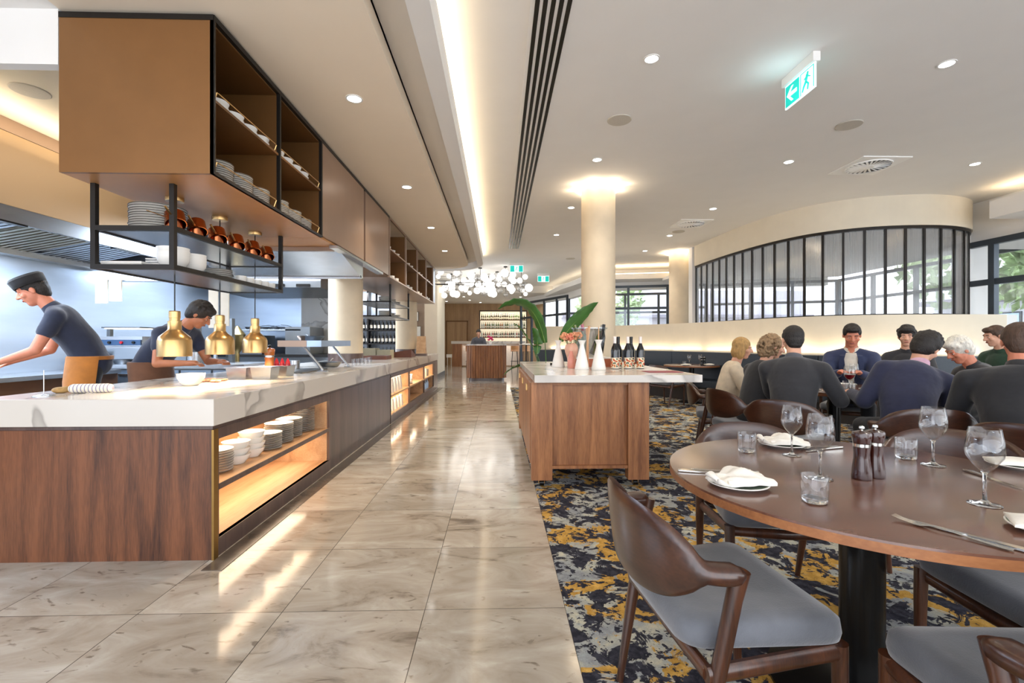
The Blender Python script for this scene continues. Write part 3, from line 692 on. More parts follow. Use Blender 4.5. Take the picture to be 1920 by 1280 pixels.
# unit 3 : six niches
c3 = thing('counter_cabinet', 'far counter unit with six small niches, three lit warmly', 'cabinet', (-1.8, 9.2, 0))
ys = [6.9, 8.35, 9.98, 11.4]
obj('face_frame', boxes(MB(), (F1-.03, 6.88, .67, F1, 12.1, .715), (F1-.03, 6.88, 0, F1, 12.1, .12), (F1-.03, 11.4, .12, F1, 12.1, .67), *[(F1-.03, y-.015, .12, F1, y+.015, .67) for y in ys[1:3]]), 'dark_veneer', c3, world=True, smooth=False)
obj('interior', boxes(MB(), (-2.0, 6.88, .11, F1-.03, 11.4, .12), (-2.01, 6.88, .12, -2.0, 11.4, .7), *[(-2.0, y-.012, .12, F1-.03, y+.012, .7) for y in ys]), 'oak', c3, world=True, smooth=False)
obj('shelf', boxes(MB(), (-2.0, 6.9, .385, F1-.004, 11.4, .41)), 'oak', c3, world=True, smooth=False)
for y0, y1, z in ((6.9, 8.35, .69), (8.35, 9.98, .69), (9.98, 11.4, .69), (6.9, 8.35, .375)):
    light('niche', 'AREA', (-1.78, (y0+y1)/2, z), 6, (1, .80, .56), (0, 0, 0), .2, 1.2)
    obj('light_strip', boxes(MB(), (-1.97, y0+.1, z-.004, -1.95, y1-.1, z+.002)), 'led_white', c3, world=True, smooth=False)
# back of house end panel
m = MB(); m.box(FX-.6, FAR-.02, 0, FX-.03, FAR, .715); solo('counter_end_panel', m, 'black_metal', 'dark metal end panel closing the far end of the counter', 'panel', smooth=False)

# ---- crockery prototypes
def plate_mb(r, h=.018, well=.62):
    m = MB(); m.lathe([(0.001, .002), (r*.5, .0), (r*.55, .004), (r*.96, h-.004), (r, h-.002), (r, h), (r*.95, h), (r*well, .007), (0.001, .006)], 36, cap=False); return m
def plate_proto(name, r, h, mat, label, cat='plate', rim=True):
    t = thing(name, label, cat)
    obj('dish', plate_mb(r, h), mat, t)
    if rim:
        q = MB(); q.lathe([(r*.985, h-.0045), (r*1.004, h-.003), (r*1.004, h-.0005), (r*.985, h)], 36, cap=False); obj('rim_line', q, 'plate_rim', t)
    return t
PL = plate_proto('dinner_plate', .10, .016, 'white_ceramic', 'x')
PLL = plate_proto('charger_plate', .15, .016, 'white_ceramic', 'x')
m = MB(); m.lathe([(.001, .004), (.03, 0), (.045, .0), (.075, .035), (.085, .062), (.082, .062), (.07, .036), (.04, .008), (.001, .008)], 32, cap=False)
BW = solo('bowl', m, 'white_ceramic', 'x', 'bowl')
m = MB(); m.lathe([(.001, 0), (.03, 0), (.04, .02), (.042, .06), (.039, .06), (.037, .02), (.001, .006)], 24, cap=False)
CU = thing('cup', 'x', 'cup'); obj('cup_body', m, 'white_ceramic', CU)
m = MB(); m.tube([(.038, 0, .05), (.06, 0, .05), (.062, 0, .03), (.04, 0, .02)], .004, 8); obj('handle', m, 'white_ceramic', CU)
X1 = -1.72
stack(PL, X1-.02, 2.93, .402, 9, .0155, 'white plate, %s, in stack nearest the counter brass edge', 'plates in the lower shelf niche')
stack(BW, X1, 3.13, .402, 3, .042, 'white bowl, %s, in the shorter stack of shelf bowls', 'bowls in the lower shelf niche')
stack(BW, X1, 3.32, .402, 4, .038, 'white bowl, %s, in the taller stack of shelf bowls', 'bowls in the lower shelf niche')
stack(PL, X1, 3.54, .402, 8, .0155, 'rimmed plate, %s, in low stack beside the shelf bowls', 'plates in the lower shelf niche')
stack(PL, X1-.02, 3.77, .402, 10, .0155, 'rimmed plate, %s, in the middle stack on the oak shelf', 'plates in the lower shelf niche', scale=1.05)
stack(PL, X1-.04, 3.99, .402, 10, .0155, 'rimmed plate, %s, in stack before the tallest shelf stack', 'plates in the lower shelf niche', scale=1.05)
stack(PL, X1-.04, 4.24, .402, 16, .0155, 'grey-rimmed plate, %s, in the tallest stack on oak shelf', 'plates in the lower shelf niche', scale=1.12)
# items in far niches
m = MB(); m.lathe([(.05, 0), (.052, .03), (.038, .18), (.03, .22), (.034, .225), (.028, .22), (.03, .18), (.04, .01)], 20); CAR = solo('white_carafe', m, 'white_ceramic', 'x', 'carafe')
for i in range(5): place(CAR, USED, (-1.66-.0*i, 7.08+i*.20, .41), 0, 'white carafe, %s from the camera in upper lit niche' % ORD[i], 'carafes in the niches')
for i in range(5): place(CAR, USED, (-1.66, 7.12+i*.22, .12), 0, 'white carafe, %s from the camera in lower lit niche' % ORD[i], 'carafes in the niches', scale=.85)
stack(PL, -1.72, 8.9, .41, 11, .0155, 'white plate, %s, in the stack inside middle lit niche', 'plates in the middle lit niche')
for i in range(3):
    m = MB(); m.box(-1.8, 10.3+i*.28, .41, -1.62, 10.34+i*.28, .41+.2-.02*i); setp(obj('menu_folder', m, 'steel_dark' if i != 1 else 'paper', smooth=False), '%s folder standing in the farthest lit niche' % ('first grey', 'middle pale', 'last grey')[i], 'folder', 'folders in far niche')
for i in range(4):
    m = MB(); m.lathe([(.035, 0), (.035, .14), (.013, .18), (.012, .24), (.015, .245)], 14, (-1.66, 10.2+i*.24, .12)); setp(obj('water_bottle', m, 'steel_blue'), 'pale bottle, %s in the dark lower far niche' % ORD[i], 'bottle', 'bottles in far niche')

# ================================================================= hanging cupboards above
UB = 2.117; UT = 2.985
def obox(p, nm, mat, *bs, **k): return obj(nm, boxes(MB(), *bs), mat, p, world=True, smooth=False, **k)
u1 = thing('hanging_cabinet', 'big bronze ceiling-hung cabinet with open crockery bays at near end', 'cabinet', (-2.0, 3.4, UB))
obox(u1, 'end_panel', 'bronze_panel', (-2.38, FY, UB, FX, FY+.02, UT-.03))
obox(u1, 'underside', 'bronze_lamp_glow', (-2.38, FY+.02, UB, FX-.004, 4.19, UB+.02))
obox(u1, 'frame', 'black_metal', (FX-.02, FY, UB, FX+.004, FY+.012, UT), (FX-.02, FY+.012, UT-.03, FX+.004, 4.19, UT), (FX-.02, FY+.012, UB, FX+.004, 4.19, UB+.015), (FX-.02, 3.38, UB+.015, FX+.004, 3.40, UT-.03), (FX-.02, 4.165, UB+.015, FX+.004, 4.19, UT-.03), (-2.38, FY-.004, UT-.03, FX, FY+.01, UT))
obox(u1, 'interior', 'bronze_inner', (-2.38, FY+.02, UB+.02, -2.36, 4.19, UT-.03), (-2.36, 3.375, UB+.02, FX-.02, 3.405, UT-.03), (-2.36, 4.165, UB+.02, FX-.02, 4.19, UT-.03), (-2.36, FY+.02, UB+.02, FX-.02, FY+.03, UT-.03), (-2.36, FY+.03, UT-.04, FX-.02, 4.165, UT-.03), (-2.1, FY+.03, UB+.03, -2.08, 4.165, UT-.04))
obox(u1, 'bottom_board', 'bronze_inner', (-2.36, FY+.03, UB+.021, FX-.02, 4.165, UB+.03))
s1 = obox(u1, 'shelf', 'bronze_inner', (-2.36, FY+.03, 2.52, FX-.006, 4.165, 2.535))
def brass_rail(par, y0, y1, z):
    m = MB(); m.tube([(FX-.03, y0, z), (FX-.012, y0, z+.05), (FX-.012, y0+.02, z+.052), (FX-.012, y1-.02, z+.052), (FX-.012, y1, z+.05), (FX-.03, y1, z)], .004, 6); obj('guard_rail', m, 'brass', par, world=(par.parent is None))
for y0, y1 in ((2.66, 3.36), (3.42, 4.15)):
    brass_rail(u1, y0, y1, 2.535); brass_rail(u1, y0, y1, UB+.03)
ZL, ZU = UB+.03, 2.535
for y, n, a in ((2.86, 9, 'nearest'), (3.08, 9, 'second'), (3.31, 8, 'third')):
    stack(PL, -1.70, y, ZL, n, .0125, 'white plate, %s, '+a+' stack in cabinet\'s near lower bay', 'plates in the hanging cabinet')
for y, n, a in ((3.72-.1, 9, 'nearest'), (3.85, 8, 'second'), (4.06, 7, 'third')):
    stack(PL, -1.70, y, ZL, n, .0125, 'white plate, %s, '+a+' stack in cabinet\'s far lower bay', 'plates in the hanging cabinet', scale=.95)
for b2, y0 in enumerate((2.83, 3.56)):
    for i in range(4):
        stack(BW, -1.68, y0+i*(.165 if b2 == 0 else .15), ZU, 2, .03, 'small white bowl, %s, '+('near', 'far')[b2]+' upper bay, '+ORD[i]+' pair from camera', 'bowls in the hanging cabinet', scale=.85)
# closed doors
u2 = thing('hanging_cabinet', 'closed bronze hanging cupboard, nearer one of two with plain fronts', 'cabinet', (-2, 4.8, UB))
obox(u2, 'carcass', 'bronze_inner', (-2.38, 4.63, UB+.0, FX-.02, 5.49, UT-.01), (-2.38, 4.2, UB+.021, FX-.02, 4.63, UT-.01)); obox(u2, 'underside', 'bronze_lamp_glow', (-2.38, 4.195, UB, FX-.022, 4.62, UB+.02)); obox(u2, 'door', 'bronze_light', (FX-.018, 4.20, UB+.02, FX, 5.47, UT-.03)); obox(u2, 'top_trim', 'black_metal', (FX-.02, 4.19, UT-.03, FX+.004, 5.49, UT))
u3 = thing('hanging_cabinet', 'closed bronze hanging cupboard, farther one of two with plain fronts', 'cabinet', (-2, 6.1, UB))
obox(u3, 'carcass', 'bronze_inner', (-2.05, 5.50, UB+.0, FX-.02, 6.73, UT-.01)); obox(u3, 'door', 'bronze_light', (FX-.018, 5.535, UB+.02, FX, 6.70, UT-.03)); obox(u3, 'top_trim', 'black_metal', (FX-.02, 5.49, UT-.03, FX+.004, 6.73, UT))
u4 = thing('hanging_cabinet', 'far bronze hanging cabinet with four pairs of open bays', 'cabinet', (-1.8, 9, UB))
yb = [6.75, 7.95, 9.05, 10.15, 11.2]
obox(u4, 'frame', 'bronze_light', (FX-.02, 6.74, UT-.03, FX+.004, 11.5, UT), (FX-.02, 6.74, UB, FX+.004, 11.5, UB+.02), *[(FX-.02, y-.018, UB+.02, FX+.004, y+.018, UT-.03) for y in yb])
obox(u4, 'interior', 'bronze_inner', (-1.99, 6.74, UB+.02, -1.97, 11.3, UT-.03), *[(-1.97, y-.015, UB+.02, FX-.02, y+.015, UT-.03) for y in yb])
obox(u4, 'underside', 'bronze_light', (-2.38, 6.74, UB-.0, FX-.02, 11.5, UB+.019))
obox(u4, 'end_panel', 'steel_blue', (-2.0, 11.5, UB, FX+.004, 11.52, UT), (FX-.02, 11.22, UB+.02, FX+.003, 11.5, UT-.03))
obox(u4, 'shelf', 'bronze_light', (-1.97, 6.77, 2.52, FX, 11.18, 2.54))
for b2 in range(4):
    for i in range(3):
        y = yb[b2]+.25+i*.3
        place(BW, USED, (-1.68, y, 2.54), 0, 'white bowl, %s in the %s upper bay of far cabinet' % (ORD[i], ORD[b2]), 'bowls in the far cabinet')
        place(CU, USED, (-1.66, y, UB+.02), R(-70), 'white cup, %s in the %s lower bay of far cabinet' % (ORD[i], ORD[b2]), 'cups in the far cabinet', scale=1.25)
# the underside's orange lamp glow is largely painted into its bronze colour
# ---- stainless transition and rail under the closed doors
h2 = thing('extractor_hood', 'brushed steel hood hung under the cabinets beside the round column', 'hood', (-2.2, 5.0, 1.8))
m = MB(); m.rings([[(x, 4.66, 2.11), (x, 5.5, 2.11), (x, 5.5, 1.93), (x, 5.42, 1.93)] for x in (-3.1, FX-.02)]); obj('canopy', m, 'steel', h2, world=True, smooth=False)
obox(h2, 'lip', 'steel', (-3.1, 5.40, 1.915, FX-.02, 5.44, 1.955)); obox(h2, 'cove_frame', 'bronze_light', (-2.38, 4.60, 2.08, FX-.05, 4.65, 2.116))
m = MB(); m.box(FX-.05, 4.5, 2.085, FX+.03, 6.25, 2.112); solo('led_rail', m, 'steel', 'slim bright metal rail along the bottom edge of closed cupboards', 'rail', smooth=False)
m = MB(); m.box(-2.92, 5.35, 2.0, -2.70, 5.385, 2.10) if False else None
q = thing('safety_notice', 'small blue notice fixed on the brushed steel hood', 'notice', (-2.35, 4.9, 2.0))
mt = Matrix.Translation((-2.47, 4.97, 2.035)) @ Matrix.Rotation(R(-14), 4, 'X')
pmat('notice_blue', '#5d77b8', .6, var=.1, scale=30)
a_ = MB(); a_.box(-.075, -.012, -.062, .095, -.004, .055); a_.xf(mt); obj('card', a_, 'notice_blue', q, world=True, smooth=False)
a_ = MB()
for k in range(7): a_.box(-.02+.014*k, -.014, .035-.013*k, -.008+.014*k, -.0125, .045-.013*k)
for k in range(4): a_.box(-.065, -.014, .03-.022*k, -.035, -.0125, .036-.022*k)
a_.xf(mt); pmat('notice_print', '#d98c9a', .6); obj('print', a_, 'notice_print', q, world=True, smooth=False)

# ================================================================= hanging rack
rk = thing('hanging_rack', 'black steel two-tier rack hanging under the bronze cabinet', 'rack', (-2.1, 3.4, 1.62))
xa, xb, ya, yc = -2.36, -1.885, 2.78, 4.16; T = .028
obox(rk, 'post', 'black_metal', (xb-T, ya, 1.62, xb, ya+T, UB)); obox(rk, 'post', 'black_metal', (xa, ya, 1.62, xa+T, ya+T, UB))
obox(rk, 'post', 'black_metal', (xb-T, yc-T, 1.62, xb, yc, UB)); obox(rk, 'post', 'black_metal', (xa, yc-T, 1.62, xa+T, yc, UB))
obox(rk, 'post', 'black_metal', (xa, 3.45, 1.62, xa+T, 3.45+T, UB))
for z, nm in ((1.62, 'tier'), (1.845, 'tier')):
    t_ = obox(rk, nm, 'black_metal', (xa+T, ya, z, xb-T, ya+T, z+T), (xa+T, yc-T, z, xb-T, yc, z+T), (xb-T+.004, ya+T, z, xb, yc-T, z+T), (xa, ya+T, z, xa+T, yc-T, z+T))
    obj('shelf_plate', boxes(MB(), (xa+.01, ya+.01, z+.006, xb-.012, yc-.01, z+.012)), 'steel', t_, smooth=False)
stack(PLL, -2.12, 2.99, 1.858, 12, .0142, 'large white plate, %s, in tall stack on hanging rack', 'large plates on the hanging rack')
m = MB(); m.lathe([(.001, 0), (.035, 0), (.05, .01), (.075, .05), (.078, .075), (.074, .075), (.07, .05), (.001, .01)], 28, cap=False)
SB = solo('serving_bowl', m, 'white_ceramic', 'x', 'bowl')
for j, (x, y) in enumerate(((-1.99, 2.93), (-1.98, 3.10))):
    stack(SB, x, y, 1.634, 4, .018, 'white deep bowl, %s, '+('near', 'far')[j]+' stack on rack\'s lower tier', 'deep bowls on the hanging rack', scale=1.1 if j == 0 else .95)
m = MB(); m.box(-.12, -.08, 0, .12, .08, .014); TR = solo('rectangular_platter', m, 'white_ceramic', 'x', 'platter', smooth=False, bevel=.004)
stack(TR, -2.26+.02, 2.93, 1.634, 3, .015, 'rectangular white platter, %s, flat on the rack\'s lower tier', 'platters on the hanging rack')
stack(TR, -2.12, 3.02, 1.634, 6, .015, 'small square platter, %s, in pile behind the rack\'s front post', 'square platters on the hanging rack', scale=.6)
stack(PL, -2.02, 3.42, 1.634, 6, .0125, 'white side plate, %s, on the lower tier mid rack', 'side plates on the hanging rack')
for i in range(5): place(CU, USED, (-1.95, 3.60+i*.115, 1.634), R(200), 'white cup, %s in the row on rack\'s lower tier' % ORD[i], 'cups on the hanging rack', scale=1.0)
def pot_parts(t, z):
    m = MB(); m.lathe([(.001, z), (.042, z), (.046, z+.004), (.046, z+.07), (.049, z+.074), (.044, z+.074), (.042, z+.008), (.001, z+.006)], 26, cap=False); obj('pan_body', m, 'copper', t)
    m = MB(); m.tube([(0, .046, z+.06), (0, .09, z+.068), (0, .14, z+.075)], [.006, .005, .006], 8, flat=.5); obj('handle', m, 'brass', t)
CP = thing('copper_saucepan', 'x', 'saucepan'); pot_parts(CP, 0)
for i, y in enumerate((2.86, 3.06, 3.28, 3.51, 3.74, 3.96)):
    place(CP, USED, (-1.94, y, 1.874), R(150), 'small copper saucepan, %s from camera, standing on rack rail shelf' % ORD[i], 'upright copper saucepans')
    place(CP, USED, (-1.945, y+.012, 1.965), 0, 'small copper saucepan tipped on top of the %s standing one' % ORD[i], 'tipped copper saucepans', rot=(R(152), R(-16), R(20)), scale=1.12)
# ---- brass pendants
def pendant(x, y, zb, label):
    p = thing('pendant_lamp', label, 'pendant lamp', (x, y, zb), 0, 'brass heat lamps')
    m = MB(); m.lathe([(.092, 0), (.095, .002), (.094, .10), (.085, .125), (.06, .148), (.042, .165), (.038, .172), (.038, .225), (.030, .226), (.030, .245), (.032, .246), (.032, .285), (.028, .29), (.001, .29)], 40, cap=False); sh_ = obj('lamp_shade', m, 'brass', p)
    s = sh_.modifiers.new('so', 'SOLIDIFY'); s.thickness = .002
    m = MB(); m.ell((0, 0, .07), .03, .03, .04, n=12, m=8); obj('bulb', m, 'bulb', p)
    m = MB(); m.tube([(0, 0, .29), (0, 0, UB-zb-.02)], .004, 8); obj('cord', m, 'black_gloss', p)
    m = MB(); m.lathe([(.001, UB-zb-.025), (.05, UB-zb-.025), (.052, UB-zb-.018), (.052, UB-zb-.001)], 28, cap=False); obj('canopy', m, 'brass', p)
    light('heat_lamp', 'SPOT', (x, y, zb+.03), 38, WARM, spot=R(150), blend=.9, size=.04)
pendant(-2.07, 3.06, 1.105, 'brass pendant heat lamp nearest the camera'); pendant(-2.06, 3.53, 1.105, 'middle one of three brass pendant heat lamps'); pendant(-2.05, 4.01, 1.105, 'brass pendant heat lamp farthest from the camera')
light('under_cabinet', 'AREA', (-1.75, 3.3, 2.10), 5, WARM, (0, 0, 0), .1, .8) if False else None

# ================================================================= things on the counter top
CT = .885
s = thing('ticket_spike', 'small steel ticket spike standing on the marble worktop', 'ticket spike', (-2.62, 2.78, CT))
obj('base', MB().lathe([(.05, 0), (.05, .004), (.02, .012), (.002, .014)], 20), 'steel', s); obj('needle', MB().tube([(0, 0, .01), (0, 0, .15)], .0025, 6), 'steel', s)
m = MB(); m.caps((-.09, 0, .028), (.09, .01, .028), .028, .028, 16); m.lathe([(.001, 0), (.028, 0), (.02, .002)], 12, (0, 0, 0))
t, nt, bs = newmat('striped_towel'); tc = N(nt, 'ShaderNodeTexCoord'); wv = N(nt, 'ShaderNodeTexWave', Scale=16); wv.bands_direction = 'X'; rp = N(nt, 'ShaderNodeValToRGB'); rp.color_ramp.elements[0].position = .12; rp.color_ramp.elements[0].color = lin('#8f8aa6'); rp.color_ramp.elements[1].position = .2; rp.color_ramp.elements[1].color = lin('#f3ead9'); nt.links.new(tc.outputs['Object'], wv.inputs[0]); nt.links.new(wv.outputs['Fac'], rp.inputs[0]); nt.links.new(rp.outputs[0], bs.inputs['Base Color']); bs.inputs['Roughness'].default_value = .9; MATS['striped_towel'] = t
solo('rolled_towel', m, 'striped_towel', 'rolled white striped cloth lying on the worktop edge', 'towel', loc=(-2.50, 2.95, CT), rz=R(8))
m = MB(); m.ell((0, 0, .018), .05, .035, .02); m.ell((.03, .01, .022), .03, .025, .02); pmat('bread', '#b08b55', .8, var=.3, scale=30); solo('bread_roll', m, 'bread', 'small brown crusty bread piece beside the rolled towel', 'bread', loc=(-2.68, 2.95, CT), remesh=.005)
place(SB, USED, (-2.2, 3.42, CT), 0, 'white bowl on the worktop between two lit pendants', None, scale=1.15)
def gpan(x, y, lx, ly, h, label, mat='steel'):
    m = MB()
    def rr(a, b2, z): return [(a*sx if abs(c_) > .5 else a*sx, b2*sy, z) for sx, sy, c_ in ((-1, -1, 1), (1, -1, 1), (1, 1, 1), (-1, 1, 1))]
    m.rings([rr(lx*.85, ly*.85, 0), rr(lx, ly, h), rr(lx+.012, ly+.012, h), rr(lx+.012, ly+.012, h-.004), rr(lx+.002, ly+.002, h-.006)], False, False)
    m.rings([rr(lx*.83, ly*.83, .003), rr(lx-.002, ly-.002, h)][::-1], False, True); m.rings([rr(lx*.85, ly*.85, 0), rr(lx*.85, ly*.85, .001)], True, False)
    return solo('steel_food_pan', m, mat, label, 'food pan', 'steel pans on the counter', loc=(x, y, CT), smooth=False)
gpan(-2.17, 4.02, .085, .08, .10, 'low steel food pan left of the pepper mill'); gpan(-1.97, 4.02, .085, .08, .105, 'steel food pan directly in front of the pepper mill'); gpan(-2.0, 4.32, .12, .09, .10, 'steel pan holding the red-tipped squeeze bottles')
def mill(name, loc, h, mats, label, group=None, turned=True, knob='cutlery'):
    t = thing(name, label, 'pepper mill', loc, 0, group); k = h/.165
    obj('mill_body', MB().lathe([(a*k, b2*k) for a, b2 in ((.001, 0), (.027, 0), (.028, .006), (.0265, .03), (.022, .065), (.0215, .085), (.0235, .098), (.0235, .103))], 28, cap=False), mats[0], t)
    obj('metal_band', MB().lathe([(a*k, b2*k) for a, b2 in ((.023, .103), (.0235, .103), (.0235, .112), (.02, .112))], 28, cap=False), 'cutlery', t)
    obj('mill_head', MB().lathe([(a*k, b2*k) for a, b2 in ((.021, .112), (.0235, .113), (.026, .128), (.027, .142), (.025, .147), (.010, .152), (.001, .153))], 28, cap=False), mats[0], t)
    obj('knob', MB().lathe([(a*k, b2*k) for a, b2 in ((.004, .152), (.004, .156), (.008, .160), (.007, .166), (.001, .168))], 16, cap=False), knob, t); return t
pmat('mill_orange', '#b5652a', .3, var=.15, scale=20, coat=.4)
mill('pepper_mill', (-2.05, 4.26, CT), .28, ('mill_orange',), 'tall orange timber pepper mill between steel pans on worktop', knob='black_gloss')
SQ = thing('squeeze_bottle', 'x', 'bottle'); pmat('sauce_red', '#b01525', .35); pmat('plastic_red', '#d81e2c', .4)
obj('bottle_body', MB().lathe([(.001, 0), (.022, 0), (.023, .10), (.018, .115)], 18, cap=False), 'sauce_red', SQ); obj('nozzle', MB().lathe([(.02, .112), (.018, .125), (.004, .16), (.001, .16)], 16, cap=False), 'plastic_red', SQ)
for i in range(4): place(SQ, USED, (-2.07+.05*i, 4.33, CT+.004), 0, 'red squeeze bottle, %s from the pepper mill' % ORD[i], 'red squeeze bottles')
for i, (x, y) in enumerate(((-2.28, 3.72), (-2.2, 3.78), (-2.3, 3.84), (-2.16, 3.68))):
    m = MB()
    for k in range(4): m.ell((random.uniform(-.03, .03), random.uniform(-.03, .03), .012), .028, .018, .010, (0, 0, random.uniform(0, 3)))
    solo('bacon_slice', m, pmat('cured_meat', '#a8735f', .6, var=.3, scale=40), 'crumpled pinkish food portion on worktop, %s one by the lamps' % ('leftmost', 'front', 'rear', 'rightmost')[i], 'food', 'food portions on the worktop', loc=(x, y, CT))
# pass stand
ps = thing('heated_pass_stand', 'low steel plate stand with slanted legs on the worktop', 'stand', (-1.95, 5.2, CT))
obox(ps, 'shelf', 'steel_blue', (-2.12, 4.95, 1.145, -1.85, 5.92, 1.21))
obox(ps, 'fascia', 'bronze_light', (-2.27, 4.945, 1.145, -2.00, 4.955, 1.21), (-2.30, 4.95, 1.145, -2.12, 5.92, 1.21))
for y in (5.0, 5.85):
    m = MB(); m.tube([(-2.05, y, 1.15), (-1.85, y, .895)], .014, 8); m.box(-1.90, y-.03, .885, -1.80, y+.03, .895); obj('leg', m, 'steel', ps, world=True)
def pan(x, y, z, r, label, rot=0, h=.05):
    t = thing('frying_pan', label, 'frying pan', (x, y, z), rot, 'steel frying pans')
    obj('pan_body', MB().lathe([(.001, 0), (r*.7, 0), (r, h), (r+.006, h+.001), (r-.004, h), (r*.68, .004), (.001, .004)], 32, cap=False), 'steel', t)
    obj('handle', MB().tube([(r-.01, 0, h-.005), (r+.08, 0, h+.02), (r+.2, 0, h+.03)], .008, 8, flat=.5), 'steel', t); return t
pan(-2.10, 5.3, 1.211, .15, 'shiny steel pan on top of the low plate stand', R(120)); pan(-2.0, 5.55, .90, .16, 'wide steel pan under the plate stand', R(100), .06)
obj_ = solo('baking_tray', boxes(MB(), (-2.3, 4.72, .886, -1.95, 5.4, .897)), 'steel_dark', 'flat dark baking tray on worktop below the plate stand', 'tray', smooth=False, bevel=.004)
m = MB(); m.cyl((-2.28, 5.3), .06, .898, .99, 20); solo('lidded_pot', m, 'steel', 'small steel pot behind the slanted stand leg', 'pot')
# far end of the counter
pmat('box_brown', '#6b3d2c', .5, var=.1)
m = boxes(MB(), (-2.35, 8.2, .886, -1.95, 8.6, .95), (-2.3, 8.25, .95, -2.0, 8.55, .953)); solo('timber_tray', m, 'box_brown', 'low reddish timber tray on the counter before second column', 'tray', smooth=False)
m = MB(); m.rings([[(x, 9.3, .886), (x, 9.75, .886), (x, 9.75, .93), (x, 9.3, 1.04 if x > -1.95 else .98)] for x in (-2.12, -1.72)]); solo('menu_box', m, 'box_brown', 'sloped reddish timber box in front of the far column', 'box', smooth=False)
m = MB(); m.rings([[(x, 10.6, .886), (x, 10.9, .886), (x, 10.75, 1.32)] for x in (-1.86, -1.66)]); solo('menu_stand', m, 'oak', 'tan board stand leaning at the far end of worktop', 'stand', smooth=False)
m = boxes(MB(), (-1.95, 10.35, .886, -1.6, 10.6, .93)); solo('docket_box', m, 'dark_veneer', 'small dark box below the tan board stand', 'box', smooth=False)
for i in range(2):
    m = boxes(MB(), (-2.6+i*.28, 9.0, .886, -2.34+i*.28, 9.3, 1.07-.03*i)); solo('cream_crate', m, pmat('crate_cream', '#c9c2a8', .7), '%s cream crate behind the reddish timber tray' % ('left', 'right')[i], 'crate', 'cream crates', smooth=False)
for i in range(5):
    m = MB(); m.lathe([(.03, 0), (.033, .09), (.031, .09), (.028, .004), (.001, .004)], 16, (-1.86+.0*i, 6.1+i*.18, CT), cap=False); solo('tumbler', m, 'clear_glass', 'clear tumbler, %s from the camera beside the first column' % ORD[i], 'glass', 'tumblers by the column')

# ================================================================= kitchen
hd = thing('kitchen_hood', 'long steel extraction hood with perforated canopy along kitchen wall', 'hood', (-4.5, 3.5, 2.2))
HX = -4.17
obox(hd, 'perforated_fascia', 'perforated', (HX-.02, -1.0, 2.36, HX, 5.9, 2.98))
obox(hd, 'band', 'bronze_light', (HX-.02, -1.0, 2.985, HX, 5.9, 3.098))
obox(hd, 'lip', 'steel', (HX-.03, -1.0, 2.22, HX+.01, 5.9, 2.355)); obox(hd, 'end_cap', 'steel', (-4.94, 5.88, 2.1, HX-.03, 5.92, 3.08), (-4.94, -1, 2.06, -4.80, 5.88, 2.12))
m = boxes(MB(), (HX-.034, -1.0, 2.215, -4.86, 5.88, 2.22)); 
pmat('filter_metal', '#a49c8c', .35, .9, .05)
for k in range(9):
    y0 = -.6+k*.70; m = MB()
    for j in range(10):
        yy = y0+.02+j*.066; m.rings([[(HX-.04, yy, 2.22), (HX-.04, yy+.034, 2.22), (HX-.04, yy+.034, 2.232), (HX-.04, yy, 2.232)], [(-4.80, yy, 2.11), (-4.80, yy+.034, 2.11), (-4.80, yy+.034, 2.122), (-4.80, yy, 2.122)]])
    m.rings([[(HX-.04, y0, 2.245), (HX-.04, y0+.68, 2.245), (HX-.04, y0+.68, 2.25), (HX-.04, y0, 2.25)], [(-4.80, y0, 2.135), (-4.80, y0+.68, 2.135), (-4.80, y0+.68, 2.14), (-4.80, y0, 2.14)]])
    obj('grease_filter', m, 'filter_metal' if k % 2 else 'steel', hd, world=True, smooth=False)
for y in (3.9, 5.2): obox(hd, 'vent_slot', 'black_gloss', (HX-.03, y, 2.205, HX+.03, y+.35, 2.22))
m = MB(); m.lathe([(.05, -.04), (.045, 0), (.02, .02)], 16); 
light('hood_light', 'AREA', (-4.5, 3.2, 2.05), 90, (.72, .84, 1), (0, 0, 0), .4, 3.5)
light('hood_light', 'AREA', (-3.7, 6.6, 2.6), 110, (.72, .84, 1), (0, 0, 0), 1.2, .8)
light('kitchen_wash', 'AREA', (-3.4, 4.4, 3.08), 12, (1, .95, .88), (0, 0, 0), .5, 2.5)
light('kitchen_cove', 'AREA', (-3.95, 3.6, 2.86), 9, (1, .84, .62), (R(180), 0, 0), .15, 3.4)
# second hood on the back part
hb = thing('kitchen_hood', 'dark steel hood over the rear cooking line with small vents', 'hood', (-3.4, 7.9, 1.9))
m = MB(); m.rings([[(x, 7.3, 2.45), (x, 8.55, 2.45), (x, 8.55, 1.98), (x, 7.2, 2.02), (x, 7.2, 2.12)] for x in (-4.5, -2.7)]); obj('canopy', m, 'steel_dark', hb, world=True, smooth=False)
for k in range(4): obox(hb, 'vent_slot', 'black_gloss', (-4.2+k*.38, 7.18, 2.03, -4.0+k*.38, 7.22, 2.07))
# cloths hanging on a rail
hr = thing('ticket_rail', 'steel ticket rail fixed below the hanging rack level in kitchen', 'rail', (-3.9, 5.3, 1.9))
obox(hr, 'rail_bar', 'steel', (-4.45, 5.30, 1.87, -3.0, 5.42, 1.98)); 
for k in range(2): m = boxes(MB(), (-4.42+k*.15, 5.27, 1.62+.02*k, -4.29+k*.15, 5.285, 1.88)); solo('order_docket', m, 'paper', '%s pale paper docket hanging from the ticket rail' % ('left', 'right')[k], 'paper', 'dockets on the rail', smooth=False)
for k in range(2): m = boxes(MB(), (-3.20+k*.12, 5.27, 1.35+.02*k, -3.10+k*.12, 5.285, 1.86)); solo('order_docket', m, 'paper', '%s long pale paper strip hanging near pendant lamps' % ('left', 'right')[k], 'paper', 'long papers on the rail', smooth=False)
